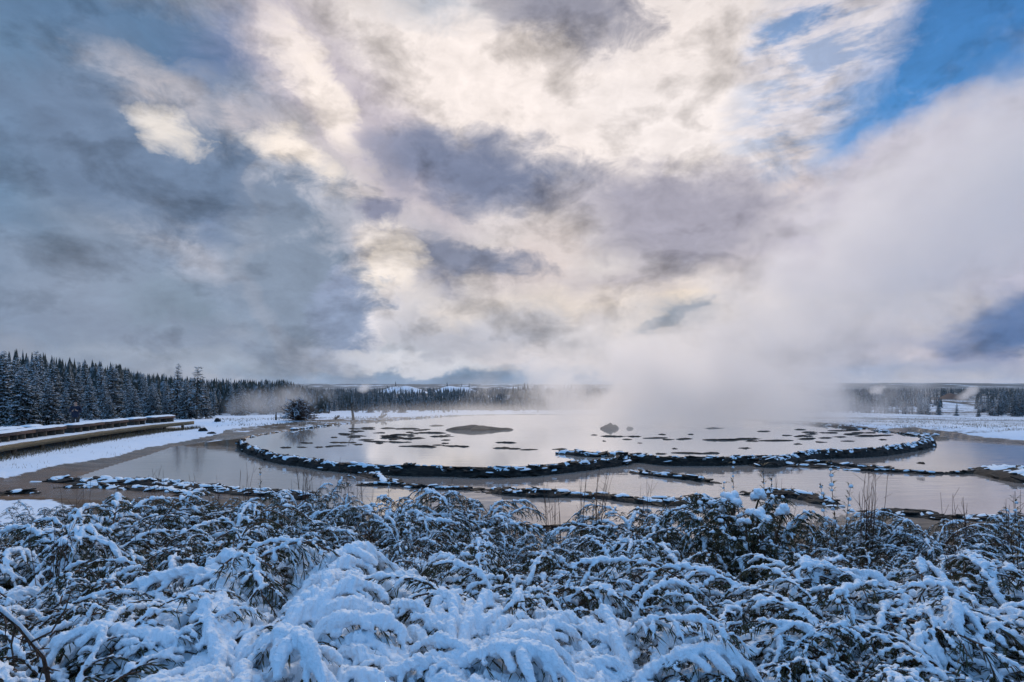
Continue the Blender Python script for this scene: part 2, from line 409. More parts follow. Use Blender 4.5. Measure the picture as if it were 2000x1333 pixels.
def base_z(x, y):
    r = np.hypot(x, y)
    z = .45 - .0365 * np.maximum(r - 52, 0); z = np.maximum(z, -9 - 0 * r)
    # hill behind the trees on the left
    z = z + 16 * np.exp(-((x + 262) / 92) ** 2 - ((y - 230) / 110) ** 2)
    z = z + 1.2 * fbm(x / 60, y / 60, 4) * sstep(60, 160, r)
    # wide valley floor and the plateau behind it
    z = z + sstep(3200, 5200, r) * (38 + 26 * fbm(x / 1500, y / 1500, 3)) + sstep(900, 3200, r) * 9 * fbm(x / 400 + 5, y / 400, 4)
    return z
BUMPS = []
def bump(px, top, Y, half, sharp=1.0):
    x = at(px, Y); g = float(base_z(np.array([x]), np.array([float(Y)]))[0]); BUMPS.append((x, Y, half / F * Y, EYE + (HZ - top) / F * Y - g, sharp))
bump(792, 753, 1200, 48); bump(765, 757, 1230, 30); bump(880, 753, 1300, 42); bump(915, 757, 1320, 26)
bump(1856, 767, 560, 30, 1.4)
bump(1880, 783, 420, 90)
def ground_z(x, y):
    x = np.asarray(x, float); y = np.asarray(y, float)
    z = base_z(x, y)
    for bx, by, w, h, s in BUMPS:
        d = np.hypot(x - bx, (y - by)) / w * (1 + .25 * fbm(x / w * 2 + bx, y / w * 2, 3)); z = z + h * np.maximum(1 - d ** (1.3 / s), 0) ** 1.05 * (1 + .15 * fbm(x / w * 5, y / w * 5, 3))
    do = poly_sd(x, y, OUTER); di = poly_sd(x, y, INNER)
    wob = .35 * fbm(x / 1.3, y / 1.3, 4) + .5 * fbm(x / 5, y / 5, 2)
    shore = np.clip((-do + wob) * .055, -.18, 2)
    near = .03 + shore
    bank = np.maximum(12.0 - y - .08 * np.abs(x), 0) * .145 * sstep(-40, -14, x + 0 * y) 
    bank = np.maximum(bank, 0)
    near = np.where(do > .3, np.clip(-do * .12, -.3, 0), np.minimum(near, .34)) + np.where(do < 0, 1, 0) * bank * sstep(0, 2.5, -do)
    k = sstep(38, 56, np.hypot(x, y)) * (do < 0)
    z = near * (1 - k) + z * k
    # the raised pool and its far margin
    z = np.where(di > 0, .06 + .12 * sstep(2, .3, di), np.where((di > -3.2) & (y > np.where(x < 0, 31, 35)), np.maximum(z, .38 - .12 * np.maximum(-di - .3, 0)), z))
    z = z + .05 * fbm(x / .8, y / .8, 4) * (do < 0) * (di < 0)
    dl = DECKD(x, y)
    z = np.where((y < 60) & (do < -1) & (x < 0), z * (1 - sstep(4.5, 1.5, dl)) + (.05 + .06 * fbm(x / 1.5, y / 1.5, 3)) * sstep(4.5, 1.5, dl), z)
    z = np.where((x < 0) & (y > 14) & (y < 60) & (dl > 1) & (dl < 5) & (do < -1), z + .10 * np.exp(-((dl - 2.6) / 1.2) ** 2) * (.5 + fbm(x / 1.1, y / 1.1, 4)), z)
    return z
def DECKD(x, y):
    d = np.full(np.shape(x), 1e9)
    for (x0, y0), (x1, y1) in zip(DECKLINE[:-1], DECKLINE[1:]):
        ex, ey = x1 - x0, y1 - y0; t = np.clip(((x - x0) * ex + (y - y0) * ey) / (ex * ex + ey * ey), 0, 1)
        d = np.minimum(d, np.hypot(x - x0 - ex * t, y - y0 - ey * t))
    return d
def gz(x, y): return float(ground_z(np.array([float(x)]), np.array([float(y)]))[0])
def px2ground(px, py):
    """nearest ground point seen at a pixel of the survey photograph"""
    Y = np.geomspace(3, 6000, 900); X = at(px, Y); z = ground_z(X, Y); row = HZ - (z - EYE) * F / Y
    i = np.argmax(row <= py); return float(X[i]), float(Y[i]), float(z[i])
ROADW = [px2ground(*p) for p in ROAD]

def build_terrain():
    th = np.concatenate([np.linspace(-180, -62, 40, endpoint=False), np.linspace(-62, 62, 760), np.linspace(62, 180, 41)[1:-1]])
    th = np.radians(th); R = np.geomspace(.6, 6800, 620)
    T, RR = np.meshgrid(th, R); X = RR * np.sin(T); Y = RR * np.cos(T)
    Z = ground_z(X, Y)
    back = Y < 1.5; Z = np.where(back & (RR < 60), np.minimum(Z, 1.6), Z)
    n, m = X.shape
    V = np.stack([X, Y, Z], -1).reshape(-1, 3); V = np.concatenate([V, [[0, 0, 1.55]]])
    i, j = np.meshgrid(np.arange(n - 1), np.arange(m), indexing='ij'); j2 = (j + 1) % m
    Fq = np.stack([i * m + j, i * m + j2, (i + 1) * m + j2, (i + 1) * m + j], -1).reshape(-1, 4)[:, ::-1]
    fan = np.array([(n * m, (k + 1) % m, k, k) for k in range(m)])
    me = mesh('ground', V, Fq)
    # where snow lies: albedo masks
    x, y = V[:, 0], V[:, 1]; r = np.hypot(x, y); z = V[:, 2]
    do = poly_sd(x, y, OUTER); di = poly_sd(x, y, INNER)
    sn = np.ones(len(V)) * .95
    stripes = fbm(x / 30 + 3, y / 5, 4)
    mead = (y > 36) & (x > 8)
    sn = np.where(mead, .72 - 1.3 * np.maximum(stripes, -.1) * sstep(.0, .2, stripes + .1), sn)
    shore = np.where(y > 16, sstep(.2, 1.8, np.where(x > 12, 2.2, 1) * (-do) + np.where(x > 12, .4, 1.2) * fbm(x / 2, y / 2, 3)), .35)
    sn = sn * np.where(do < 3, shore, 1)
    band = sstep(3.5, 2.0, np.abs(x + 0)) * 0
    mud = poly_sd(x, y, [px2w(*p, .1) for p in [(-300, 1000), (-300, 950), (0, 931), (50, 923), (100, 911), (175, 898), (225, 888), (287, 871), (375, 858), (487, 841), (600, 850), (480, 880), (330, 900), (450, 975), (200, 985), (0, 973)]])
    sn = np.where(mud > 0, .25 + .5 * fbm(x / 1.5, y / .7, 4), sn)
    sb = np.maximum(poly_sd(x, y, SNOWBANK), poly_sd(x, y, SNOWPATCH)); sn = np.where(sb > -.3, np.maximum(sn, sstep(-.3, .25, sb + .3 * fbm(x * 2, y * 2, 3))), sn)
    mg = poly_sd(x, y, MARGIN); sn = np.where(mg > 0, .45 + .9 * fbm(x / 1.5, y / .8, 4), sn)
    sn = np.where((di > -1.2) & (y > 36) & (mg < 0), .35 + 1.0 * fbm(x, y / .6, 3), sn)
    sn = np.where((y < 11.5) & (y > -3), .36 + .7 * fbm(x * 1.3, y * 1.3, 4), sn)
    b = BUMPS[4]; rd = np.hypot(x - b[0], y - b[1]) / b[2]; red = sstep(1.15, .8, rd)
    sn = sn * (1 - red)
    far = sstep(500, 900, r); sn = sn * (1 - far) + far * (.42 + 1.0 * fbm(x / 90, y / 260, 5))
    for k in range(4): sn = np.where(np.hypot(x - BUMPS[k][0], y - BUMPS[k][1]) < BUMPS[k][2] * 1.2, .82 + .5 * fbm(x / 14, y / 14, 3), sn)
    wet = sstep(1.6, 0, -do) * (do < 2) * (y > 9)
    def attr(nm, a): at_ = me.attributes.new(nm, 'FLOAT', 'POINT'); at_.data.foreach_set('value', a.astype(np.float32))
    attr('snow', np.clip(sn, 0, 1)); attr('wet', np.clip(np.maximum(wet, (mud > 0) * 1.1), 0, 1)); attr('red', red); attr('far', far)
    # orange mineral stains of the run-off on the left
    orx, ory = px2w(60, 950); attr('stain', np.clip(sstep(7, 1, np.hypot((x - orx) / 1.6, y - ory)) + (mud > 0) * .5 * sstep(.0, .2, fbm(x / 2.2, y / .8, 3)), 0, 1))
    m = bpy.data.materials.new('ground'); m.use_nodes = True; nt = m.node_tree; N, L = nt.nodes, nt.links; b = N['Principled BSDF']
    def A(nm): a = N.new('ShaderNodeAttribute'); a.attribute_name = nm; return a.outputs['Fac']
    def noise(sc, det, st=(1, 1, 1)):
        g = N.new('ShaderNodeNewGeometry'); mp = N.new('ShaderNodeMapping'); mp.inputs['Scale'].default_value = st; L.new(g.outputs['Position'], mp.inputs[0])
        n = N.new('ShaderNodeTexNoise'); n.inputs['Scale'].default_value = sc; n.inputs['Detail'].default_value = det; n.inputs['Roughness'].default_value = .6; L.new(mp.outputs[0], n.inputs['Vector']); return n.outputs['Fac']
    def mix(f, a, c):
        x = N.new('ShaderNodeMix'); x.data_type = 'RGBA'
        if isinstance(f, float): x.inputs[0].default_value = f
        else: L.new(f, x.inputs[0])
        for k, v in ((6, a), (7, c)):
            if isinstance(v, tuple): x.inputs[k].default_value = (*v, 1)
            else: L.new(v, x.inputs[k])
        return x.outputs[2]
    def mth(op, a, c, d=None):
        n = N.new('ShaderNodeMath'); n.operation = op
        for k, v in enumerate((a, c, d)):
            if v is None: continue
            if isinstance(v, (int, float)): n.inputs[k].default_value = v
            else: L.new(v, n.inputs[k])
        return n.outputs[0]
    nf = noise(2.2, 7, (1, 1.6, 1)); nc = noise(.35, 4, (1, 2.5, 1)); nfar = noise(.02, 7, (1, .45, 1))
    s = mth('ADD', A('snow'), mth('MULTIPLY', mth('SUBTRACT', nf, .5), 1.1))
    s = mth('ADD', s, mth('MULTIPLY', mth('SUBTRACT', nc, .5), .5))
    s = mth('ADD', s, mth('MULTIPLY', mth('MULTIPLY', mth('SUBTRACT', nfar, .5), 1.2), A('far')))
    r = N.new('ShaderNodeMapRange'); r.interpolation_type = 'SMOOTHSTEP'; L.new(s, r.inputs[0]); r.inputs[1].default_value = .5; r.inputs[2].default_value = .72
    nb = noise(1.3, 5)
    nm = mth('MULTIPLY_ADD', noise(.8, 8, (.45, 2.4, 1)), 4.5, -1.75); nm = mth('MINIMUM', mth('MAXIMUM', nm, 0.0), 1.0); soil = mix(nm, (.02, .016, .013), mix(nb, (.07, .052, .04), (.24, .19, .155)))
    soil = mix(A('stain'), soil, mix(nf, (.05, .035, .025), (.24, .11, .04)))
    soil = mix(A('red'), soil, (.13, .055, .04))
    soil = mix(A('far'), soil, (.018, .026, .026))
    L.new(mix(r.outputs[0], soil, (.73, .79, .88)), b.inputs['Base Color'])
    rg = mth('MULTIPLY_ADD', A('wet'), -.62, .85); rg = mth('MAXIMUM', rg, mth('MULTIPLY', r.outputs[0], .8)); L.new(rg, b.inputs['Roughness'])
    b.inputs['Specular IOR Level'].default_value = .35
    bp = N.new('ShaderNodeBump'); bp.inputs['Distance'].default_value = .06; bp.inputs['Strength'].default_value = .6; L.new(mth('ADD', mth('MULTIPLY', s, .6), mth('MULTIPLY', noise(1.1, 7, (1, 1, 1)), 3.0)), bp.inputs['Height']); L.new(bp.outputs[0], b.inputs['Normal'])
    o = link('ground', me, mat=m); tag(o, kind='structure', label='snow covered geyser basin ground with bare brown mud by the water')
build_terrain()

# ================================================================== water
def water_mat(name, deep, rough=.03, bump=.45, metal=.33):
    m = bpy.data.materials.new(name); m.use_nodes = True; nt = m.node_tree; N, L = nt.nodes, nt.links; b = N['Principled BSDF']
    g = N.new('ShaderNodeNewGeometry')
    mp = N.new('ShaderNodeMapping'); mp.inputs['Scale'].default_value = (.35, 1.2, 1); L.new(g.outputs['Position'], mp.inputs[0])
    n = N.new('ShaderNodeTexNoise'); n.inputs['Scale'].default_value = 2.2; n.inputs['Detail'].default_value = 4; L.new(mp.outputs[0], n.inputs['Vector'])
    n2 = N.new('ShaderNodeTexNoise'); n2.inputs['Scale'].default_value = .25; n2.inputs['Detail'].default_value = 3; L.new(mp.outputs[0], n2.inputs['Vector'])
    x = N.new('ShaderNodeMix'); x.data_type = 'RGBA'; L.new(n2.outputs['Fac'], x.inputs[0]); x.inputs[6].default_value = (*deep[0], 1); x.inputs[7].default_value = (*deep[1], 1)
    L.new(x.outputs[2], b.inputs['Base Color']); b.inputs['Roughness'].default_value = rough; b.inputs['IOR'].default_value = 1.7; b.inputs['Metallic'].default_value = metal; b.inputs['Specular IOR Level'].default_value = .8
    bp = N.new('ShaderNodeBump'); bp.inputs['Distance'].default_value = .02; bp.inputs['Strength'].default_value = bump; L.new(n.outputs['Fac'], bp.inputs['Height']); L.new(bp.outputs[0], b.inputs['Normal'])
    return m
M_WATER = water_mat('pool_water', ((.30, .25, .23), (.62, .54, .48)))
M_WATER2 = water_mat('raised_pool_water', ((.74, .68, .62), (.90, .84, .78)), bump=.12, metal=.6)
def fan_poly(name, P, z, mat, grow=0.0):
    P = np.array(P); c = P.mean(0); P = c + (P - c) * (1 + grow)
    from mathutils.geometry import tessellate_polygon
    tri = tessellate_polygon([[Vector((*p, 0)) for p in P]])
    return link(name, mesh(name, [(x, y, z) for x, y in P], [tuple(t) for t in tri], False), mat=mat)
o = fan_poly('water', [(-40, 10.3), (70, 9.0), (70, 46), (-19, 46)], 0.0, M_WATER)
tag(o, kind='structure', label='shallow terraced water around the raised geyser pool')
o = fan_poly('pool_water', INNER, ZP, M_WATER2); tag(o, kind='structure', label='still water filling the raised round geyser pool')

# ================================================================== sinter ledges
def resample(P, step):
    P = [np.array(p, float) for p in P]
    # Catmull-Rom through the points
    Q = [2 * P[0] - P[1]] + P + [2 * P[-1] - P[-2]]; out = []
    for i in range(1, len(Q) - 2):
        L_ = np.hypot(*(Q[i + 1] - Q[i])); n = max(2, int(L_ / step))
        for t in np.linspace(0, 1, n, endpoint=False):
            a, b, c, d = Q[i - 1], Q[i], Q[i + 1], Q[i + 2]
            out.append(.5 * ((2 * b) + (c - a) * t + (2 * a - 5 * b + 4 * c - d) * t * t + (3 * b - a - 3 * c + d) * t ** 3))
    out.append(P[-1]); return np.array(out)
PLATES = 16
def ledge(P, w, top, base, label, seed, snowf=.5, hvar=.3, step=.055, name='sinter_ledge', group='sinter ledges of the hot spring terraces', cat='rock ledge', sidew=.5, water=0.0):
    """crusty rock wall along a line in plan; left side of the travel direction is outside"""
    C = resample(P, step); n = len(C)
    d = np.gradient(C, axis=0); d /= np.hypot(d[:, 0], d[:, 1])[:, None] + 1e-9; nr = np.stack([d[:, 1], -d[:, 0]], -1)
    s = np.concatenate([[0], np.cumsum(np.hypot(*np.diff(C, axis=0).T))])
    cs = np.linspace(-1, 1, 17); fade = sstep(0, .8, s) * sstep(0, .8, s[-1] - s)
    T = top if np.ndim(top) == 0 else np.interp(np.linspace(0, 1, n), np.linspace(0, 1, len(top)), top)
    V = np.zeros((n, 17, 3)); S2 = np.zeros((n, 17, 3))
    off = seed * 13.7
    wv = w * (1 + .8 * fbm(s / 1.9 + off, s * 0 + off, 3)); hv = 1 + hvar * 2 * fbm(s / 1.1 + off, s * 0 + 9 + off, 4)
    sh = min(.45, w * 1.3) * fbm(s / 1.4 + 40 + off, s * 0, 4)
    for k, c in enumerate(cs):
        prof = (1 - abs(c) ** 3) if c < 0 else (1 - c ** 2) ** .6 if c < 1 else 0
        lat = c * (wv if c < 0 else wv * (1 + sidew)) + sh * (1 - .3 * abs(c))
        u = s / .32; v = c * 2.2
        nz = fbm(u * 1.6 + off, v * 1.4 + off * 2, 5)
        z = base + (T - base) * prof * hv * fade + nz * .16 * (T - base + .1) * (1 if abs(c) < .95 else 0)
        # thin plates: quantise part of the height
        q = .07; z = z * .45 + np.floor(z / q + .8 * fbm(u / 3, v, 2)) * q * .55
        lat = lat + .14 * fbm(u * 1.4 + 5, z * 9 + v, 4) * fade
        x = C[:, 0] + nr[:, 0] * lat; y = C[:, 1] + nr[:, 1] * lat
        V[:, k] = np.stack([x, y, z], -1)
        sm = sstep(.60 - .13 * snowf, .68 - .12 * snowf, fbm(s / .26 + off, v / 1.1 + off, 4) + .5 + .10 * fbm(s / 2.5, s * 0 + 3 + off, 2)) * (prof > .6) * sstep(.75, .45, c) * (z > water + .04) * fade
        S2[:, k] = np.stack([x, y, z - .04 + .075 * sm], -1)
    def F_(m): 
        i, j = np.meshgrid(np.arange(n - 1), np.arange(m - 1), indexing='ij'); return np.stack([i * m + j, i * m + j + 1, (i + 1) * m + j + 1, (i + 1) * m + j], -1).reshape(-1, 4)[:, ::-1]
    # loose crust plates broken off along the ledge, some carrying snow
    rg = np.random.default_rng(seed * 7 + 1); pv, pf, qv, qf = [], [], [], []; b0 = n * 17
    for _ in range(int(s[-1] * PLATES * min(1.6, .6 + w * 1.4))):
        i = int(rg.integers(2, n - 2)); k = int(rg.integers(2, 16)); 
        if k > 8 and rg.random() < .35: k = int(rg.integers(5, 11))
        c = V[i, k].copy(); R = rg.uniform(.05, .17) * (1 if rg.random() < .85 else 1.5); th = rg.uniform(.015, .05); a0 = rg.uniform(0, 6.28); tx, ty = rg.uniform(-.25, .25, 2)
        c[2] = max(c[2], water + .0) + rg.uniform(-.01, .025); an = a0 + np.arange(6) * 1.047 + rg.uniform(-.35, .35, 6); rr = R * rg.uniform(.6, 1.25, 6)
        ex, ey = d[i]; px_, py_ = np.cos(an) * rr * 1.5, np.sin(an) * rr * .8; X_ = c[0] + px_ * ex - py_ * ey; Y_ = c[1] + px_ * ey + py_ * ex; tz = c[2] + tx * px_ + ty * py_
        b = b0 + len(pv); pv += list(zip(X_, Y_, tz - th)) + list(zip(X_, Y_, tz)); pf += [(b + j, b + (j + 1) % 6, b + 6 + (j + 1) % 6, b + 6 + j) for j in range(6)] + [(b + 6, b + 7, b + 8, b + 9), (b + 6, b + 9, b + 10, b + 11)]
        if rg.random() < snowf * .42:
            q = len(qv); qv += list(zip(X_, Y_, tz + .002)) + list(zip(c[0] + (X_ - c[0]) * .72, c[1] + (Y_ - c[1]) * .72, tz + rg.uniform(.02, .045))); qf += [(q + j, q + (j + 1) % 6, q + 6 + (j + 1) % 6, q + 6 + j) for j in range(6)] + [(q + 6, q + 7, q + 8, q + 9), (q + 6, q + 9, q + 10, q + 11)]
    r = link(name, mesh(name, np.concatenate([V.reshape(-1, 3), np.array(pv).reshape(-1, 3)]), np.concatenate([F_(17), np.array(pf, dtype=int).reshape(-1, 4)]), True), mat=M_ROCK)
    r.data.polygons.foreach_set('use_smooth', np.concatenate([np.ones((n - 1) * 16, bool), np.zeros(len(pf), bool)]))
    tag(r, label, cat, group)
    if snowf > 0:
        up = S2[:, :, 2] > V[:, :, 2] + .004; fq = F_(17); use = up.reshape(-1)[fq].any(1)
        link('snow_edging', mesh('snow_edging', np.concatenate([S2.reshape(-1, 3), np.array(qv).reshape(-1, 3)]), np.concatenate([fq[use], np.array(qf, dtype=int).reshape(-1, 4) + n * 17])), r, M_SNOW)
    return r
def L_(pts, z=0.0): return [px2w(*p, z) for p in pts]
rim1 = [(560, 842), (520, 848), (486, 856), (474, 863), (488, 872), (510, 879), (545, 888), (600, 896), (660, 905), (760, 911), (870, 913), (950, 915), (1020, 913), (1120, 905), (1190, 896), (1240, 888), (1300, 894), (1400, 894), (1500, 890)]
ledge(L_(rim1, ZP), .16, ZP + .03, -.1, 'long dark crusty rim wall with snow caps holding the near side of the raised pool', 1, .45, .16, sidew=.7)
rim2 = [(1462, 894), (1495, 897), (1530, 893), (1560, 887), (1610, 882), (1700, 878), (1770, 869), (1812, 860), (1800, 853), (1745, 846), (1690, 840)]
ledge(L_(rim2, ZP), .20, ZP + .06, -.1, 'dark broken rim wall curving round the far right end of the raised pool', 2, .45, .24, sidew=.8)
ledge(L_([(1690, 839), (1640, 834), (1600, 831), (1540, 827), (1480, 824)], ZP), .5, ZP + .09, .2, 'low dark flat ledge along the back right edge of the raised pool', 3, .25, .5)
ledge(L_([(900, 812), (800, 818), (700, 825), (640, 832), (560, 842)], ZP), .3, ZP + .08, .2, 'thin pale-edged back left rim of the raised pool with specks of snow', 4, .5, .5)
ledge(L_([(1240, 888), (1200, 890), (1150, 892), (1080, 884)], ZP), .4, ZP + .16, .2, 'lumpy black ledge bulging behind the rim wall at mid pool', 5, .4, .6)
lowr = [
 ([(940, 958), (1000, 964), (1060, 967), (1150, 969), (1250, 979), (1340, 985), (1410, 989), (1450, 992)], .30, .13, 'long low black ledge with thin snow line crossing the water behind the bushes', .45),
 ([(690, 946), (760, 948), (850, 955), (930, 957), (1000, 960)], .13, .08, 'thin broken dark ledge in the water at the left of centre', .4),
 ([(1225, 922), (1270, 928), (1320, 934), (1360, 938), (1405, 946)], .16, .14, 'short snow-topped ledge slanting through the middle of the lower water', .8),
 ([(1450, 962), (1500, 967), (1560, 972), (1600, 980), (1660, 992)], .30, .15, 'snow-sprinkled dark ledge beside the tall stalks on the right', .7),
 ([(1500, 900), (1560, 905), (1640, 910), (1720, 917), (1790, 921)], .15, .10, 'narrow dark ledge just under the right part of the rim wall', .25),
 ([(1640, 918), (1740, 922), (1830, 926), (1900, 924), (1960, 920)], .12, .09, 'thin dark line of rock running right towards the snowy bank', .15),
 ([(1945, 916), (1975, 925), (2010, 936), (2080, 948)], .8, .28, 'snow-covered rocky bank cut by the right edge of the view', 1.6),
 ([(1420, 905), (1480, 905), (1560, 911), (1640, 913)], .25, .09, 'low rubble ledge at the foot of the rim wall gap', .7),
 ([(60, 944), (120, 940), (200, 944), (290, 945), (360, 951), (420, 957), (480, 966), (560, 968), (640, 973)], .38, .13, 'snow-dotted shore ledge of dark plates in front of the left pool', .8),
 ([(90, 956), (180, 955), (260, 962), (340, 966), (420, 976)], .30, .11, 'second row of dark snow-dotted plates nearest the left bushes', .8),
 ([(690, 924), (730, 930), (760, 941), (800, 950)], .22, .10, 'small snow-dotted rubble ledge below the left part of the rim wall', .8),
 ([(1660, 1002), (1760, 1008), (1850, 1016), (1950, 1018), (2060, 1024)], .35, .14, 'dark front shore ledge behind the right-hand bushes', .6),
 ([(1000, 1036), (1100, 1032), (1200, 1030)], .2, .07, 'faint dark ledge in the bright near water', 0),
 ([(-60, 1000), (20, 975), (110, 972)], .2, .25, 'brown edge of the small snowfield at far left', .6),
 ([(1640, 838), (1720, 844), (1780, 848), (1850, 852), (1940, 858), (2040, 866)], .25, .10, 'snow-edged far shore line of the dark right pool', .8),
 ([(400, 862), (440, 864), (470, 866)], .3, .12, 'dark crusty shore between left pool and the rim', .4),
]
for i, (p, w, t, lab, sf) in enumerate(lowr): ledge(L_(p), w, t, -.06, lab, 10 + i, sf * .75, .45)

# ------------------------------------------------------------------ loose slabs standing in the raised pool
def slab(seed, asp):
    rng = np.random.default_rng(seed); n, m = 56, 8; V = [(0, 0, .6)]; Fc = []
    for j in range(1, m + 1):
        t = j / m
        for i in range(n):
            a = 2 * math.pi * i / n
            ra = 1 + 2.1 * float(fbm(np.array([math.cos(a) * 1.9 + seed * 3]), np.array([math.sin(a) * 1.9 + 7]), 5)[0])
            z = (1 - t ** 3) * (.55 + 1.0 * float(fbm(np.array([math.cos(a) * t * 2 + seed]), np.array([math.sin(a) * t * 2]), 3)[0])) - .25 * (t > .99)
            V.append((math.cos(a) * ra * t, math.sin(a) * ra * t * asp, z))
    for i in range(n): Fc.append((0, 1 + i, 1 + (i + 1) % n))
    for j in range(m - 1):
        for i in range(n): a = 1 + j * n + i; b = 1 + j * n + (i + 1) % n; Fc.append((a, a + n, b + n, b))
    me = mesh('rock_slab', V, Fc); me.materials.append(M_ROCK); return me
SLABS = [slab(i, .5 + .1 * (i % 3)) for i in range(7)]
slabs = [(690, 838, 24), (722, 836, 20), (755, 837, 26), (790, 838, 30), (820, 841, 20), (676, 850, 20), (700, 852, 24), (745, 846, 16), (757, 852, 22), (772, 855, 34), (790, 850, 30), (800, 857, 44), (715, 860, 26), (735, 863, 34), (770, 864, 30), (700, 843, 22), (800, 845, 16),
 (838, 846, 36), (862, 853, 34), (870, 860, 16), (856, 870, 16), (830, 873, 52), (884, 872, 18), (906, 873, 24), (600, 866, 18), (622, 874, 14), (655, 865, 20), (590, 874, 16), (640, 873, 12), (560, 875, 16), (688, 865, 14),
 (985, 865, 26), (985, 876, 34), (1004, 877, 22), (1033, 879, 24), (1098, 878, 20), (1165, 888, 46), (1200, 890, 20), (1200, 853, 28), (1236, 853, 24), (1225, 859, 16), (1280, 856, 34), (1302, 859, 16), (1340, 858, 26), (1292, 849, 14), (1348, 849, 8), (1318, 877, 9), (1290, 887, 20), (1345, 886, 44), (1390, 886, 34), (1395, 860, 40), (1430, 860, 40), (1462, 858, 36), (1454, 876, 20), (1470, 862, 24), (1515, 861, 46), (1535, 851, 14), (1570, 852, 22), (1570, 858, 26), (1610, 856, 18), (1395, 837, 30), (1490, 843, 26), (1640, 842, 30), (1625, 846, 24), (1660, 849, 26), (1680, 846, 24), (1700, 852, 34), (1640, 854, 20), (1725, 851, 22), (1655, 862, 18), (1600, 864, 14), (1560, 868, 12), (850, 832, 26), (1800, 905, 8), (1180, 862, 6), (1160, 850, 12), (1250, 866, 6), (960, 840, 18)]
slabs += [(random.uniform(650, 880), random.uniform(836, 872), random.uniform(9, 24)) for _ in range(22)] + [(random.uniform(1540, 1740), random.uniform(838, 864), random.uniform(9, 22)) for _ in range(16)]
for i, (px, py, w) in enumerate(slabs):
    x, y = px2w(px, py, ZP); s = w / F * y * .62
    o = link('rock_slab', SLABS[i % 7]); o.location = (x, y, ZP - .01); o.rotation_euler = (0, 0, random.uniform(-.35, .35) + (math.pi if i % 2 else 0)); o.scale = (s * 1.15, max(s * .55, .28), min(.06 + s * .08, .12))
    if px < 700: l = 'small dark slab in the left fringe of the slab field breaking the pool surface'
    elif px < 900: l = 'dark flat slab in the dense left-centre cluster breaking the pool surface'
    elif px < 1250: l = 'dark flat slab standing alone in the open middle of the raised pool'
    elif px < 1560: l = 'dark flat slab in the loose row just behind the right rim wall'
    else: l = 'dark flat slab crowded at the right end of the raised pool'
    tag(o, l, 'rock', 'flat rock slabs in the raised pool, ' + l.split(' in the ')[-1].split(' at the ')[-1][:30])
def big(px, py, w, h, label, seed):
    x, y = px2w(px, py, ZP); s = w / F * y / 2
    o = link('rock_mound', slab(seed, .5)); o.location = (x, y, ZP - .02); o.scale = (s, s * .7, h / F * y * 1.0); tag(o, label, 'rock')
big(935, 840, 120, 13, 'wide brown sinter island half veiled by mist at the back of the pool', 31)
big(1192, 838, 34, 15, 'small dark rounded rock mound at the foot of the steam column', 33)
big(1230, 838, 14, 7, 'tiny dark rock right of the rounded mound under the steam', 34)
for px, py, w, h, lab in [(395, 843, 14, 7, 'small black rock on the snow beyond the boardwalk end'), (424, 824, 10, 8, 'little snow-capped stone near the foot of the trees'), (415, 848, 16, 4, 'flat dark stone lying on the left shore')]:
    x, y, z = px2ground(px, py); o = link('stone', slab(py, .7)); s = w / F * y / 2; o.location = (x, y, z); o.scale = (s, s, h / F * y * 1.4); tag(o, lab, 'stone')

# ------------------------------------------------------------------ road
def build_road():
    C = resample([p[:2] for p in ROADW], 3.0); d = np.gradient(C, axis=0); d /= np.hypot(d[:, 0], d[:, 1])[:, None] + 1e-9
    V = []
    for k in (-2.6, -1.3, 0, 1.3, 2.6):
        x = C[:, 0] + d[:, 1] * k; y = C[:, 1] - d[:, 0] * k; V.append(np.stack([x, y, ground_z(x, y) + .12], -1))
    V = np.stack(V, 1); zc = V[:, :, 2].max(1); V[:, :, 2] = zc[:, None]
    n = len(C); i, j = np.meshgrid(np.arange(n - 1), np.arange(4), indexing='ij'); Fq = np.stack([i * 5 + j, i * 5 + j + 1, (i + 1) * 5 + j + 1, (i + 1) * 5 + j], -1).reshape(-1, 4)
    o = link('road', mesh('road', V.reshape(-1, 3), Fq), mat=material('road', (.06, .055, .052), .6, (.12, .11, .10), 1.5)); tag(o, kind='structure', label='wet dark road curving away on the right')
build_road()

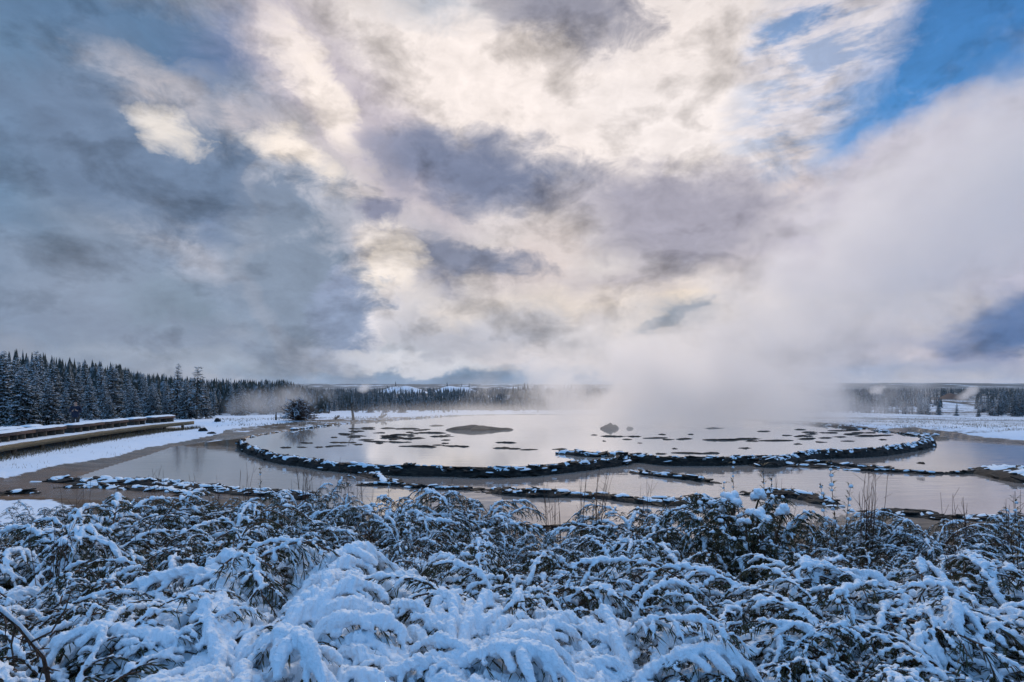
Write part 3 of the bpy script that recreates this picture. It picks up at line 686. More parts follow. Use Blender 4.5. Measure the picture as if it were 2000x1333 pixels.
# ================================================================== conifers
def conifer(seed, h=10.0, r=1.7, bare=.08, sparse=1.0, dens=1.0, snow=.44, power=.8):
    """trunk, crown and snow meshes of one tree"""
    rng = random.Random(seed); T = MB()
    bend = rng.uniform(-.15, .15); bend2 = rng.uniform(-.15, .15)
    def axis(z): t = z / h; return Vector((bend * t * t * 2, bend2 * t * t * 2, z))
    T.tube([axis(h * t) for t in np.linspace(0, 1, 9)], [max(.015 * h * (1 - t) ** .9, .008) for t in np.linspace(0, 1, 9)], 6)
    cv, cf, sv, sf = [], [], [], []
    z = h * bare
    def tuft(p, d, L, w, up=0.0, V=cv, Fc=cf):
        side = d.cross(Vector((0, 0, 1)));
        if side.length < .1: side = Vector((1, 0, 0))
        side.normalize(); side = (side + Vector((0, 0, rng.uniform(-.7, .7)))).normalized() * w
        b = len(V); V.extend([p - side * .4, p + d * L * .5 - side, p + d * L, p + d * L * .5 + side, ]); Fc.append((b, b + 1, b + 2, b + 3))
    while z < h * .985:
        t = (z - h * bare) / (h * (1 - bare)); env = r * (1 - t) ** power * (.35 + .65 * min(1, t * 7 + .35))
        nb = max(3, int(rng.uniform(5, 8) * sparse))
        a0 = rng.uniform(0, 6.28)
        for k in range(nb):
            az = a0 + 6.283 * k / nb + rng.uniform(-.35, .35); L = env * rng.uniform(.5, 1.15) + .10
            el = .45 * t ** 2 - .12 + rng.uniform(-.22, .15); o = axis(z + rng.uniform(-.12, .12))
            dirh = Vector((math.cos(az), math.sin(az), 0)); pts = []
            for s in np.linspace(0, 1, 4): pts.append(o + dirh * L * s + Vector((0, 0, L * (math.tan(el) * s - .30 * s * s * (1 - t) + .10 * s ** 4))))
            if L > .35: T.tube(pts[:3], [.018, .012, .007], 3, False)
            nt_ = max(2, int(L / .13 * dens))
            for i in range(nt_):
                s = (i + rng.random() * .8 + .15) / nt_
                if s < .12 and L > .6: continue
                q = min(int(s * 3), 2); f = s * 3 - q; p = pts[q].lerp(pts[q + 1], min(f, 1))
                wd = (1 - abs(s - .45)) * .28 * L ** .7
                for sd in (-1, 0, 1):
                    if sd == 0 and rng.random() < .4: continue
                    d = (dirh * rng.uniform(.5, 1.1) + Vector((-dirh.y, dirh.x, 0)) * sd * rng.uniform(.5, 1.2) + Vector((0, 0, rng.uniform(-.55, .15)))).normalized()
                    l_ = rng.uniform(.7, 1.3) * (.10 + wd); tuft(p, d, l_, l_ * .26)
                    if rng.random() < snow:
                        b = len(sv); ll = l_ * rng.uniform(.55, 1.0); side = Vector((-d.y, d.x, 0)).normalized() * ll * rng.uniform(.22, .36); u = Vector((0, 0, .035))
                        c = p + d * l_ * .1 + u
                        sv.extend([c - side * .3, c + d * ll * .5 - side - u * .6, c + d * ll - u, c + d * ll * .5 + side - u * .6, c + d * ll * .45 + u * 1.2]); sf.extend([(b, b + 1, b + 4), (b + 1, b + 2, b + 4), (b + 2, b + 3, b + 4), (b + 3, b, b + 4)])
        z += h * .028 / dens ** .3 * rng.uniform(.7, 1.3)
    mk = lambda nm, V, Fc, m: (lambda me: (me.materials.append(m), me)[1])(mesh(nm, np.array([tuple(v) for v in V]), Fc, False))
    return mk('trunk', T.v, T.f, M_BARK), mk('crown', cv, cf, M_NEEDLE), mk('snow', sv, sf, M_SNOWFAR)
TREES = {
 'full': [conifer(1, 10, 2.0, .03), conifer(2, 10, 1.7, .05), conifer(3, 10, 2.2, .02, dens=1.1)],
 'broad': [conifer(11, 10, 3.0, .01, dens=1.25, power=.9), conifer(12, 10, 2.7, .01, dens=1.25, power=.85)],
 'slim': [conifer(4, 10, 1.15, .10), conifer(5, 10, .95, .14), conifer(6, 10, 1.3, .08)],
 'open': [conifer(7, 10, 1.6, .22, sparse=.6, power=.5), conifer(8, 10, 1.5, .25, sparse=.55, power=.45, snow=.4)],
}
KINDNAME = dict(broad='spruce_tree', full='spruce_tree', slim='pine_tree', open='pine_tree')
def tree(kind, x, y, h, label, group=None, wid=1.0, z=None, cat='tree'):
    t = random.choice(TREES[kind]); r = empty(KINDNAME[kind], (x, y, (gz(x, y) if z is None else z) - .12), random.uniform(0, 6.28))
    s = h / 10; r.scale = (s * wid, s * wid, s); tag(r, label, cat, group)
    for m in t: link(m.name.split('.')[0], m, r)
    return r
def tree_px(kind, px, top, Y, label, group=None, wid=1.0):
    x = at(px, Y); z = gz(x, Y); return tree(kind, x, Y, EYE + (HZ - top) / F * Y - z + .1, label, group, wid, z)
# singled-out trees
for k, px, top, Y, w, lab in [
 ('broad', 6, 684, 46, 1.0, 'tall snowy spruce cut by the left edge behind the boardwalk'),
 ('broad', 44, 712, 41, 1.15, 'broad dark spruce with drooping snowy boughs beside the boardwalk'),
 ('broad', 96, 738, 43, 1.2, 'wide low snowy spruce just left of the standing person'),
 ('full', 74, 722, 52, 1.0, 'spruce standing behind the broad dark one by the boardwalk'),
 ('broad', 128, 760, 48, 1.1, 'small spruce directly behind the standing person'),
 ('broad', 214, 772, 60, 1.2, 'bushy snow-laden young spruce beside the snow clearing'),
 ('full', 205, 742, 72, 1.0, 'dark spruce behind the snow clearing'),
 ('full', 176, 735, 66, 1.0, 'snowy spruce behind the fallen branches'),
 ('full', 262, 752, 72, 1.1, 'pale frosted spruce at the back of the clearing'),
 ('broad', 297, 750, 62, 1.25, 'wide frosted tree above the middle of the boardwalk'),
 ('slim', 345, 709, 63, 1.3, 'tall narrow-topped pine rising above the forest edge'),
 ('open', 384, 715, 59, 1.35, 'open-crowned pine with a bare dark trunk at the forest edge'),
 ('broad', 364, 742, 61, 1.1, 'full tree filling the left side of the open-crowned pine'),
 ('full', 402, 748, 62, 1.3, 'frosted tree right of the open-crowned pine'),
 ('slim', 452, 738, 100, 1.0, 'slim tree on a bare stem at the edge of the mist'),
 ('open', 642, 768, 118, 1.2, 'frosted pale open tree behind the round shrub'),
 ('slim', 642 + 128, 768, 120, 1.1, 'dark pine left of the snow meadow driftwood'),
 ('full', 722, 763, 125, 1.0, 'dark pointed tree below the small far steam puff'),
 ('full', 752, 772, 118, 1.0, 'dark full tree left of the far snowy hills'),
 ('broad', 785, 774, 105, 1.2, 'snowy broad tree at the near end of the middle tree row'),
 ('full', 868, 794, 100, 1.2, 'small round-headed tree at the edge of the pool mist'),
 ('slim', 928, 772, 160, 1.2, 'dark pine alone in front of the hazy far forest'),
 ('slim', 940, 776, 160, 1.2, 'twin companion of the dark pine in front of the hazy forest'),
 ('full', 1812, 773, 190, 1.0, 'dark full pine at the right end of the far tree row'),
 ('full', 1797, 770, 200, 1.0, 'darkest pine near the right end of the far tree row'),
 ('full', 1833, 780, 195, 1.1, 'frosted pine just right of the dark end pines'),
 ('full', 1868, 788, 190, 1.1, 'small lone pine in the snow by the road'),
 ('full', 1911, 793, 175, 1.1, 'tiny lone pine beside the bend of the road'),
]: tree_px(k, px, top, Y, lab, None, w)
# the wooded hill, tree by tree: (pixel column, top of the trees there)
SIL = [(-80, 668), (0, 672), (30, 668), (60, 674), (100, 688), (140, 694), (200, 700), (240, 706), (260, 718), (300, 724), (345, 730), (400, 734), (440, 735), (500, 737), (545, 735), (575, 741), (600, 750), (640, 764), (800, 770), (1000, 772)]
sil = lambda px: float(np.interp(px, [s[0] for s in SIL], [s[1] for s in SIL]))
rows = [(70, 9, 60, 420, 'front'), (84, 16, -40, 470, 'front'), (100, 18, -60, 560, 'mid'), (122, 20, -60, 620, 'mid'), (150, 22, -80, 640, 'mid'), (185, 24, -80, 640, 'back'), (220, 26, -80, 640, 'back')]
LBL = dict(front='snow-dusted conifer in the front edge of the forest on the left', mid='snow-dusted conifer packed in the middle of the left forest', back='small grey-blue conifer on the crest of the wooded hill at left')
for Y, n, p0, p1, nm in rows:
    for i in range(n):
        px = p0 + (p1 - p0) * (i + random.random()) / n; y = Y * random.uniform(.92, 1.08); x = at(px, y)
        if 130 < px < 200 and Y < 78: continue
        z = gz(x, y); top = sil(px) + random.uniform(0, 13) if nm == 'back' else sil(px) + random.uniform(4, 34)
        h = EYE + (HZ - top) / F * y - z; h = min(max(h, 4.0), 13)
        tree('full' if random.random() < (.55 if nm != 'back' else .3) else 'slim', x, y, h, LBL[nm], 'conifers of the left forest, ' + nm, 1.15 if nm == 'mid' else 1.3, z)
# row of trees beyond the pool, left of the steam
for i in range(56):
    px = 600 + 500 * (i + random.random()) / 56; Y = random.uniform(120, 190); x = at(px, Y); z = gz(x, Y); top = 768 + random.uniform(-4, 14) + (px > 900) * 4
    tree(random.choice(['slim', 'slim', 'full', 'open']), x, Y, max(2.5, EYE + (HZ - top) / F * Y - z), 'small frosted conifer in the far row between left forest and steam', 'far conifers left of the steam', 1.3, z)
# row of trees beyond the meadow on the right
for i in range(46):
    px = 1480 + 330 * (i + random.random()) / 46; Y = random.uniform(205, 260); x = at(px, Y); z = gz(x, Y); top = 768 + random.uniform(-3, 9)
    tree(random.choice(['slim', 'slim', 'open', 'full']), x, Y, max(3, EYE + (HZ - top) / F * Y - z), 'slender grey conifer in the far row beyond the snowy meadow on the right', 'far conifers right of the steam', 1.2, z)
for i in range(38):
    px = 1900 + 190 * (i + random.random()) / 38; Y = random.uniform(230, 330); x = at(px, Y); z = gz(x, Y); top = 764 + 18 * max(0, 1 - (px - 1900) / 60) + random.uniform(-3, 9)
    tree(random.choice(['slim', 'full']), x, Y, max(3, EYE + (HZ - top) / F * Y - z), 'conifer of the dense grove past the road at the far right', 'conifers of the grove by the road', 1.3, z)
# everything further off reads as one mass of woods
def far_forest():
    rng = np.random.default_rng(5); V = []; Fc = []
    pts = []
    def add(n, p0, p1, y0, y1, h0, h1, cond=None):
        px = rng.uniform(p0, p1, n); y = np.exp(rng.uniform(math.log(y0), math.log(y1), n)); x = (px - 1000) / F * y
        k = fbm(x / 70 + 3, y / 130, 3) > (-.08 if cond is None else cond); pts.append(np.stack([x, y, rng.uniform(h0, h1, n)], -1)[k])
    add(2000, -200, 640, 100, 330, 8, 14, -1)
    add(900, -200, 640, 330, 700, 7, 11, -1)
    add(2600, 560, 1180, 180, 620, 6, 9.5, -.2)
    add(5000, 500, 2300, 620, 2600, 8, 13)
    add(1900, 1150, 1700, 270, 460, 6, 10, -.1); add(260, 1700, 1800, 270, 460, 4, 9, -.02); add(60, 1800, 1845, 280, 460, 3, 7, 0); add(700, 1955, 2300, 330, 560, 8, 11, -.2); add(60, 1905, 1955, 330, 560, 4, 8, -.1)
    P = np.concatenate(pts); z = ground_z(P[:, 0], P[:, 1])
    top = EYE + (HZ - np.interp((P[:, 0] / P[:, 1] * F + 1000), [s[0] for s in SIL], [s[1] + 2 for s in SIL]) - rng.gamma(2.0, 4.5, len(P))) / F * P[:, 1]
    h = np.where((P[:, 1] < 400) & (P[:, 0] < 0), np.minimum(P[:, 2], top - z), P[:, 2]); ok = h > 2
    nr = 5
    for (x, y, _), zz, hh in zip(P[ok], z[ok], h[ok]):
        r0 = hh * rng.uniform(.11, .17)
        lay = 4 if y < 700 else 2
        for q in range(lay):
            b = len(V); zb = zz + hh * (.08 + .78 * q / lay); zt = zz + hh * min(1, (.08 + .78 * (q + 1.9) / lay)); rr = r0 * (1 - q / lay * .75); a0 = rng.uniform(0, 6.28)
            for k in range(nr): a = a0 + 6.283 * k / nr; rk = rr * rng.uniform(.6, 1.3); V.append((x + math.cos(a) * rk, y + math.sin(a) * rk, zb + rng.uniform(-.2, .2)))
            V.append((x, y, zt))
            for k in range(nr): Fc.append((b + k, b + (k + 1) % nr, b + nr))
    m = material('far_woods', (.018, .027, .024), .9, (.30, .33, .37), 1.1, thr=(.50, .74), detail=6)
    o = link('forest', mesh('forest', np.array(V), np.array(Fc), False), mat=m); tag(o, 'distant snow-dusted woods filling the slopes and the valley floor', 'forest', kind='stuff')
far_forest()
# ------------------------------------------------------------------ dead snags, shrub, driftwood
def snag(px, base, top, lean, label, w=.09, br=5):
    x, y, z = px2ground(px, base); h = (base - top) / F * y; t = MB(); rng = random.Random(px)
    pts = [Vector((lean * h * s * s, 0, h * s)) for s in np.linspace(0, 1, 7)]; t.tube(pts, [w * (1 - .7 * s) for s in np.linspace(0, 1, 7)], 6)
    r = empty('dead_tree', (x, y, z - .1)); tag(r, label, 'dead tree'); t.build('trunk', M_BARK, r)
    b = MB()
    for i in range(br):
        s = rng.uniform(.4, .95); p = Vector((lean * h * s * s, 0, h * s)); d = Vector((rng.choice((-1, 1)) * rng.uniform(.4, 1), rng.uniform(-.5, .5), rng.uniform(-.1, .8))).normalized() * h * .16
        b.tube([p, p + d * .6, p + d + Vector((0, 0, .08 * h * rng.random()))], [w * .4, w * .25, w * .1], 4)
    b.build('branch_tangle', M_BARK, r)
snag(690, 821, 776, -.22, 'leaning dead trunk standing alone on the snow flat', .13, 6)
snag(539, 821, 803, .02, 'short bare snag in the left mist', .1, 2)
snag(1050, 806, 780, .05, 'thin dead tree fading into the steam', .08, 5)
for px in (842, 848, 856, 866, 876, 884, 893): snag(px, 806, 775 + (px * 7) % 9, ((px * 13) % 7 - 3) * .02, 'bare grey snag in the burnt stand right of the snowy trees', .07, 4)
for o in COL.objects:
    if o.get('label', '').startswith('bare grey snag'): o['group'] = 'bare snags of the burnt stand'
def shrub():
    x, y, z = px2ground(583, 822); r = empty('round_shrub', (x, y, z)); tag(r, 'round dark leafless shrub on the snow flat before the misty forest', 'shrub')
    b = MB(); s = MB(); rng = random.Random(4)
    for i in range(230):
        a = rng.uniform(0, 6.28); e = rng.uniform(.05, 1.5); L = rng.uniform(1.1, 1.75); d = Vector((math.cos(a) * math.cos(e) * 1.15, math.sin(a) * math.cos(e) * 1.15, math.sin(e) * 1.15)) * L
        p = [Vector((0, 0, 0)), d * .5 + Vector((rng.uniform(-.1, .1), 0, .08)), d]; b.tube(p, [.03, .018, .01], 3, False)
        for q in range(3):
            e_ = d * rng.uniform(.5, .95); g = Vector((rng.uniform(-1, 1), rng.uniform(-1, 1), rng.uniform(-.3, 1))).normalized() * .4; b.tube([e_, e_ + g], [.014, .008], 3, False)
            if rng.random() < .3: s.tube([e_ + Vector((0, 0, .03)), e_ + g + Vector((0, 0, .03))], [.03, .02], 3, False)
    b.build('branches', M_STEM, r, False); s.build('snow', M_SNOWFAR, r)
shrub()
def drift(px, py, w, label, seed):
    x, y, z = px2ground(px, py); r = MB(); rng = random.Random(seed); W = w / F * y
    r.tube([Vector((-W / 2, 0, .05)), Vector((0, 0, .15)), Vector((W / 2, .1, .35))], [.12, .1, .05], 6)
    for i in range(7):
        p = Vector((rng.uniform(-.4, .4) * W, 0, .15)); d = Vector((rng.uniform(-.6, .6), rng.uniform(-.3, .3), rng.uniform(.3, 1))) * W * .35; r.tube([p, p + d * .6, p + d + Vector((.1, 0, .1))], [.06, .04, .02], 4)
    o = r.build('driftwood', M_DARKWOOD); o.location = (x, y, z); tag(o, label, 'driftwood')
drift(748, 817, 15, 'dead tangled log sticking up from the snow flat', 3); drift(658, 820, 8, 'small dead stump left of the leaning trunk', 5)
def brush_pile():
    x, y, z = px2ground(176, 812); r = empty('fallen_branches', (x, y, z)); tag(r, 'heap of fallen snowy branches behind the standing person', 'fallen branches'); b = MB(); s = MB(); rng = random.Random(9)
    for i in range(26):
        p = Vector((rng.uniform(-2, 2.5), rng.uniform(-1, 1), rng.uniform(0, .3))); a = rng.uniform(-.5, .5) + (math.pi if rng.random() < .5 else 0); L = rng.uniform(1, 2.6); d = Vector((math.cos(a), math.sin(a) * .5, rng.uniform(-.1, .5))) * L
        pts = [p, p + d * .5 + Vector((0, 0, .15)), p + d]; b.tube(pts, [.06, .04, .02], 4)
        if rng.random() < .8: s.tube([q + Vector((0, 0, .06)) for q in pts], [.05, .05, .02], 5)
    b.build('branches', M_STEM, r); s.build('snow', M_SNOW, r)
brush_pile()

# ------------------------------------------------------------------ dry grass poking through the snow
def dry_grass():
    rng = np.random.default_rng(12); P = []
    def add(n, px0, px1, py0, py1, z0, clump=0.0, w=.012, h=.16):
        px = rng.uniform(px0, px1, n); py = rng.uniform(py0, py1, n); Y = (EYE - z0) * F / (py - HZ); X = (px - 1000) / F * Y
        k = fbm(X / 2.2, Y / 1.1, 3) > clump; P.append(np.stack([X, Y, np.full(n, w), np.full(n, h)], -1)[k])
    add(9000, 1560, 2150, 812, 866, -.4, .09, .012, .13); add(4000, 1000, 2150, 803, 815, -1.5, .08, .025, .2)
    add(3000, 420, 900, 812, 838, .2, -.02, .018, .13); add(1500, -20, 480, 838, 930, .15, .10, .008, .10)
    n = 5000; i = rng.integers(0, len(DECKLINE) - 1, n); t = rng.random(n); D = np.array(DECKLINE); q = D[i] * (1 - t[:, None]) + D[i + 1] * t[:, None] + np.stack([rng.normal(.25, .28, n), rng.normal(0, .2, n)], -1)
    P.append(np.concatenate([q, np.full((n, 1), .010), np.full((n, 1), .22)], 1))
    P = np.concatenate(P); g = ground_z(P[:, 0], P[:, 1]); ok = (poly_sd(P[:, 0], P[:, 1], OUTER) < -.2) & (poly_sd(P[:, 0], P[:, 1], INNER) < -.4); P = P[ok]; g = g[ok]; n = len(P)
    h = P[:, 3] * rng.uniform(.5, 1.4, n); a = rng.uniform(0, 6.28, n); w = P[:, 2]; lx, ly = np.cos(a) * h * rng.uniform(.1, .7, n), np.sin(a) * h * .4
    V = np.stack([np.stack([P[:, 0] - w, P[:, 1], g - .02], -1), np.stack([P[:, 0] + w, P[:, 1], g - .02], -1), np.stack([P[:, 0] + lx, P[:, 1] + ly, g + h], -1)], 1).reshape(-1, 3)
    o = link('dry_grass', mesh('dry_grass', V, np.arange(n * 3).reshape(-1, 3), False), mat=material('dry_grass', (.10, .065, .035), .8, (.19, .13, .07), .8)); tag(o, 'dry brown grass poking through the snow by the boardwalk and meadow', 'grass', kind='stuff')
dry_grass()

# ================================================================== boardwalk, benches, visitor
def build_walk():
    DZ = .60
    C = resample(DECKLINE, .5); n = len(C); d = np.gradient(C, axis=0); d /= np.hypot(d[:, 0], d[:, 1])[:, None]; nr = np.stack([-d[:, 1], d[:, 0]], -1)   # to the left, away from the pool
    Wd = 3.3
    r = empty('boardwalk', (float(C[n // 2, 0]), float(C[n // 2, 1]), 0)); tag(r, 'long low wooden boardwalk under snow curving along the left bank', 'boardwalk')
    O = Vector((C[n // 2, 0], C[n // 2, 1], 0)); rng = random.Random(5)
    def P(i, lat, z): return Vector((C[i, 0] + nr[i, 0] * lat, C[i, 1] + nr[i, 1] * lat, z)) - O
    def strip(l0, l1, z0, z1, mb):
        V = []; Fc = []
        for i in range(n): V += [P(i, l0, z0), P(i, l1, z0), P(i, l1, z1), P(i, l0, z1)]
        for i in range(n - 1):
            for k in range(4): a = i * 4 + k; b = i * 4 + (k + 1) % 4; Fc.append((a, a + 4, b + 4, b))
        Fc.append((0, 1, 2, 3)); Fc.append(tuple((n - 1) * 4 + k for k in (3, 2, 1, 0))); mb.add(V, Fc)
    m = MB(); strip(.05, Wd - .05, DZ - .06, DZ, m); m.build('deck', M_WOOD, r, False)
    m = MB(); strip(-.02, .06, DZ - .26, DZ - .01, m); m.build('edge_beam', material('edge_beam', (.12, .09, .05), .8, (.20, .15, .09), 3, stretch=(1, 1, 5)), r, False)
    m = MB(); strip(Wd - .06, Wd + .02, DZ - .26, DZ - .01, m); m.build('edge_beam', M_WOOD, r, False)
    # snow lying on the planks, lumpy with a broken front edge
    V = []; Fc = []; K = 15; k0 = resample([(p[0], p[1]) for p in C], .18); n2 = len(k0); d2 = np.gradient(k0, axis=0); d2 /= np.hypot(d2[:, 0], d2[:, 1])[:, None]
    s = np.arange(n2) * .18; cs = np.linspace(-1, 1, K); SV = np.zeros((n2, K, 3))
    for k, c in enumerate(cs):
        lat = .5 * (c + 1) * (Wd + .04) - .02 + .05 * fbm(s * 2.2, s * 0 + c, 3); z = DZ + .07 * (1 - abs(c) ** 9) + .05 * fbm(s * .9, s * 0 + c * 2, 4) * (1 - c ** 8) - .02
        SV[:, k] = np.stack([k0[:, 0] - d2[:, 1] * lat - O.x, k0[:, 1] + d2[:, 0] * lat - O.y, z], -1)
    i, j = np.meshgrid(np.arange(n2 - 1), np.arange(K - 1), indexing='ij'); Fq = np.stack([i * K + j, i * K + j + 1, (i + 1) * K + j + 1, (i + 1) * K + j], -1).reshape(-1, 4)[:, ::-1]
    link('snow_cover', mesh('snow_cover', SV.reshape(-1, 3), Fq), r, M_SNOW)
    for i in range(2, n, 4):
        a = (d[i, 0], d[i, 1], 0); b = (nr[i, 0], nr[i, 1], 0)
        m = MB(); m.box(P(i, Wd / 2, DZ - .17), Wd - .1, .10, .16, b); m.build('joist', M_DARKWOOD, r, False)
        for lat in (.25, Wd - .25):
            m = MB(); m.box(P(i, lat, DZ - .42), .14, .14, .62, a); m.box(P(i, lat, DZ - .60), .36, .22, .08, a); m.build('post', M_WOOD, r, False)
    # benches: thick seat beams on short legs, near the pool edge of the deck
    def sY(y):   # index at world y
        return int(np.argmin(np.abs(C[:, 1] - y)))
    spans = [(19.5, 25.6, .5, 'bench nearest the left edge, thick snow on its seat'), (25.9, 28.6, .5, 'second bench from the left edge with a snow-heaped brown seat'), (28.7, 31.6, .5, 'third bench along the walk, seat joined to the one before'),
             (32.0, 34.9, .45, 'bench in front of the standing person with a dark near end'), (35.2, 37.6, .45, 'long snowy bench right of the standing person'), (37.9, 39.8, .45, 'second to last bench before the end of the walk'), (40.1, 42.6, .45, 'last small bench at the far end of the walk'),
             (27.0, 30.4, 1.9, 'bench on the far side of the deck behind the near benches'), (31.0, 31.9, 1.95, 'short far-side bench left of the standing person')]
    wood = material('bench_wood', (.075, .042, .032), .75, (.14, .085, .065), 4, stretch=(1, 1, 7), bump=.3, bscale=18)
    for q, (y0, y1, lat, lab) in enumerate(spans):
        i0, i1 = sY(y0), sY(y1); p0 = P(i0, lat + .33, 0) + O; p1 = P(i1, lat + .33, 0) + O; c = (p0 + p1) / 2; ax = (p1 - p0); Lb = ax.length; ax.normalize()
        b = empty('bench', (c.x, c.y, DZ), math.atan2(ax.y, ax.x)); tag(b, lab, 'bench', 'snowy benches along the boardwalk')
        m = MB(); m.box((0, 0, .40), Lb - .06, .62, .17); m.build('seat', wood, b, False)
        nl = max(2, round(Lb / .75))
        for k in range(nl + 1):
            m = MB(); m.box((-Lb / 2 + .18 + (Lb - .36) * k / nl, 0, .155), .14, .5, .31); m.build('leg', M_WOOD if k % 2 else M_DARKWOOD, b, False)
        nx, ny = int(Lb / .07), 9; SV = np.zeros((nx, ny, 3)); xs = np.linspace(-Lb / 2, Lb / 2, nx)
        for k, cc in enumerate(np.linspace(-1, 1, ny)):
            zz = .48 + .09 * (1 - abs(cc) ** 6) * np.clip(6 * (1 - np.abs(xs) / (Lb / 2)), 0, 1) ** .5 + .05 * fbm(xs * 2.5 + q * 9, xs * 0 + cc, 4)
            SV[:, k] = np.stack([xs, xs * 0 + cc * .33 * (1 + .06 * fbm(xs * 4, xs * 0 + q, 2)), zz], -1)
        i, j = np.meshgrid(np.arange(nx - 1), np.arange(ny - 1), indexing='ij'); Fq = np.stack([i * ny + j, i * ny + j + 1, (i + 1) * ny + j + 1, (i + 1) * ny + j], -1).reshape(-1, 4)[:, ::-1]
        link('snow', mesh('snow', SV.reshape(-1, 3), Fq), b, M_SNOW)
    return DZ
DECKZ = build_walk()

def skinned(name, verts, edges, radii, mat, parent=None, sub=2, root=0):
    me = bpy.data.meshes.new(name); me.from_pydata([tuple(v) for v in verts], edges, []); o = bpy.data.objects.new(name, me); COL.objects.link(o)
    sk = o.modifiers.new('skin', 'SKIN'); ly = me.skin_vertices[0] if me.skin_vertices else None
    if ly is None: 
        me.skin_vertices.add(); ly = me.skin_vertices[0]
    for i, r in enumerate(radii): ly.data[i].radius = r if isinstance(r, tuple) else (r, r); ly.data[i].use_root = (i == root)
    sb = o.modifiers.new('sub', 'SUBSURF'); sb.levels = sub; sb.render_levels = sub
    dg = bpy.context.evaluated_depsgraph_get(); dg.update()
    m2 = bpy.data.meshes.new_from_object(o.evaluated_get(dg)); m2.name = name; bpy.data.objects.remove(o)
    m2.polygons.foreach_set('use_smooth', np.ones(len(m2.polygons), dtype=bool)); m2.materials.clear()
    return link(name, m2, parent, mat)
def build_person():
    # standing figure 1.76 m tall, arms bent, looking down at a phone held at the chest; local frame faces -Y
    r = empty('person', (at(147.5, 33.2), 33.2, DECKZ + .04), math.radians(28)); tag(r, 'standing person in dark jacket and knit hat looking down at a phone', 'person')
    skin = material('skin', (.42, .24, .17), .6); jk = material('jacket', (.012, .016, .035), .8, (.02, .026, .05), 9); tr = material('trousers', (.055, .042, .036), .85); ht = material('hat', (.010, .010, .012), .9); bt = material('boots', (.02, .016, .014), .7)
    V = [(0, 0, .96), (0, 0, 1.15), (0, .01, 1.34), (0, .01, 1.44), (0, 0, 1.52), (0, -.03, 1.60), (0, -.03, 1.68), (0, -.02, 1.74),       # 0-7 trunk and head
         (.10, 0, .90), (.12, -.01, .50), (.13, .02, .09), (.14, -.13, .04), (-.10, 0, .90), (-.12, -.01, .50), (-.13, .02, .09), (-.14, -.13, .04),      # 8-15 legs
         (.18, .01, 1.40), (.25, .03, 1.14), (.10, -.19, 1.20), (.05, -.24, 1.24), (-.18, .01, 1.40), (-.25, .03, 1.14), (-.10, -.19, 1.20), (-.05, -.24, 1.24)]     # 16-23 arms
    E = [(0, 1), (1, 2), (2, 3), (3, 4), (4, 5), (5, 6), (6, 7), (0, 8), (8, 9), (9, 10), (10, 11), (0, 12), (12, 13), (13, 14), (14, 15), (3, 16), (16, 17), (17, 18), (18, 19), (3, 20), (20, 21), (21, 22), (22, 23)]
    R = [(.14, .10), (.14, .10), (.16, .11), (.12, .09), .052, (.068, .085), (.074, .092), (.05, .06), .08, .055, .042, .035, .08, .055, .042, .035, .06, .045, .032, .034, .06, .045, .032, .034]
    # nose and ears
    V += [(0, -.125, 1.625), (.075, -.02, 1.64), (-.075, -.02, 1.64)]; E += [(5, 24), (5, 25), (5, 26)]; R += [.012, .014, .014]
    # five bent fingers on each hand
    for s, h in ((1, 19), (-1, 23)):
        bx, by, bz = V[h]
        for k, (dz, L) in enumerate(((.028, .8), (.010, .95), (-.008, .9), (-.024, .7))):
            i = len(V); V.append((bx - s * .03, by - .035 * L, bz + dz)); V.append((bx - s * .055, by - .015, bz + dz)); R += [.009, .008]; E += [(h, i), (i, i + 1)]
        i = len(V); V.append((bx - s * .01, by - .01, bz + .05)); V.append((bx - s * .03, by - .03, bz + .065)); R += [.011, .009]; E += [(h, i), (i, i + 1)]
    skinned('body', V, E, R, skin, r)
    g = 1.22; J = [(0, 0, .80), (0, 0, 1.0), (0, 0, 1.15), (0, .01, 1.34), (0, .01, 1.45), (0, .0, 1.51), (.19, .01, 1.41), (.27, .03, 1.14), (.13, -.17, 1.195), (-.19, .01, 1.41), (-.27, .03, 1.14), (-.13, -.17, 1.195)]
    skinned('jacket', J, [(0, 1), (1, 2), (2, 3), (3, 4), (4, 5), (4, 6), (6, 7), (7, 8), (4, 9), (9, 10), (10, 11)], [(.21, .15), (.20, .145), (.19, .14), (.20, .14), (.15, .11), (.085, .085), .085, .07, .052, .085, .07, .052], jk, r, root=1)
    for s in (1, -1):
        skinned('trouser_leg', [(s * .09, 0, .92), (s * .115, -.01, .5), (s * .13, .02, .10)], [(0, 1), (1, 2)], [(.115, .115), .085, .068], tr, r)
        skinned('boot', [(s * .13, .05, .06), (s * .14, -.05, .05), (s * .14, -.16, .04)], [(0, 1), (1, 2)], [.055, .052, .042], bt, r)
    skinned('knit_hat', [(0, -.01, 1.68), (0, -.005, 1.74), (0, .0, 1.82)], [(0, 1), (1, 2)], [(.115, .135), (.11, .13), (.06, .07)], ht, r)
    ph = MB(); ph.box((0, 0, 0), .075, .010, .15); p = ph.build('smartphone', material('phone', (.01, .01, .012), .2, spec=.6), None, False)
    M = Matrix.Translation(r.location) @ Matrix.Rotation(r.rotation_euler[2], 4, 'Z') @ Matrix.Translation((0, -.285, 1.27)) @ Matrix.Rotation(math.radians(-35), 4, 'X'); p.matrix_world = M
    tag(p, 'small dark phone in the hands of the standing person', 'phone')
build_person()

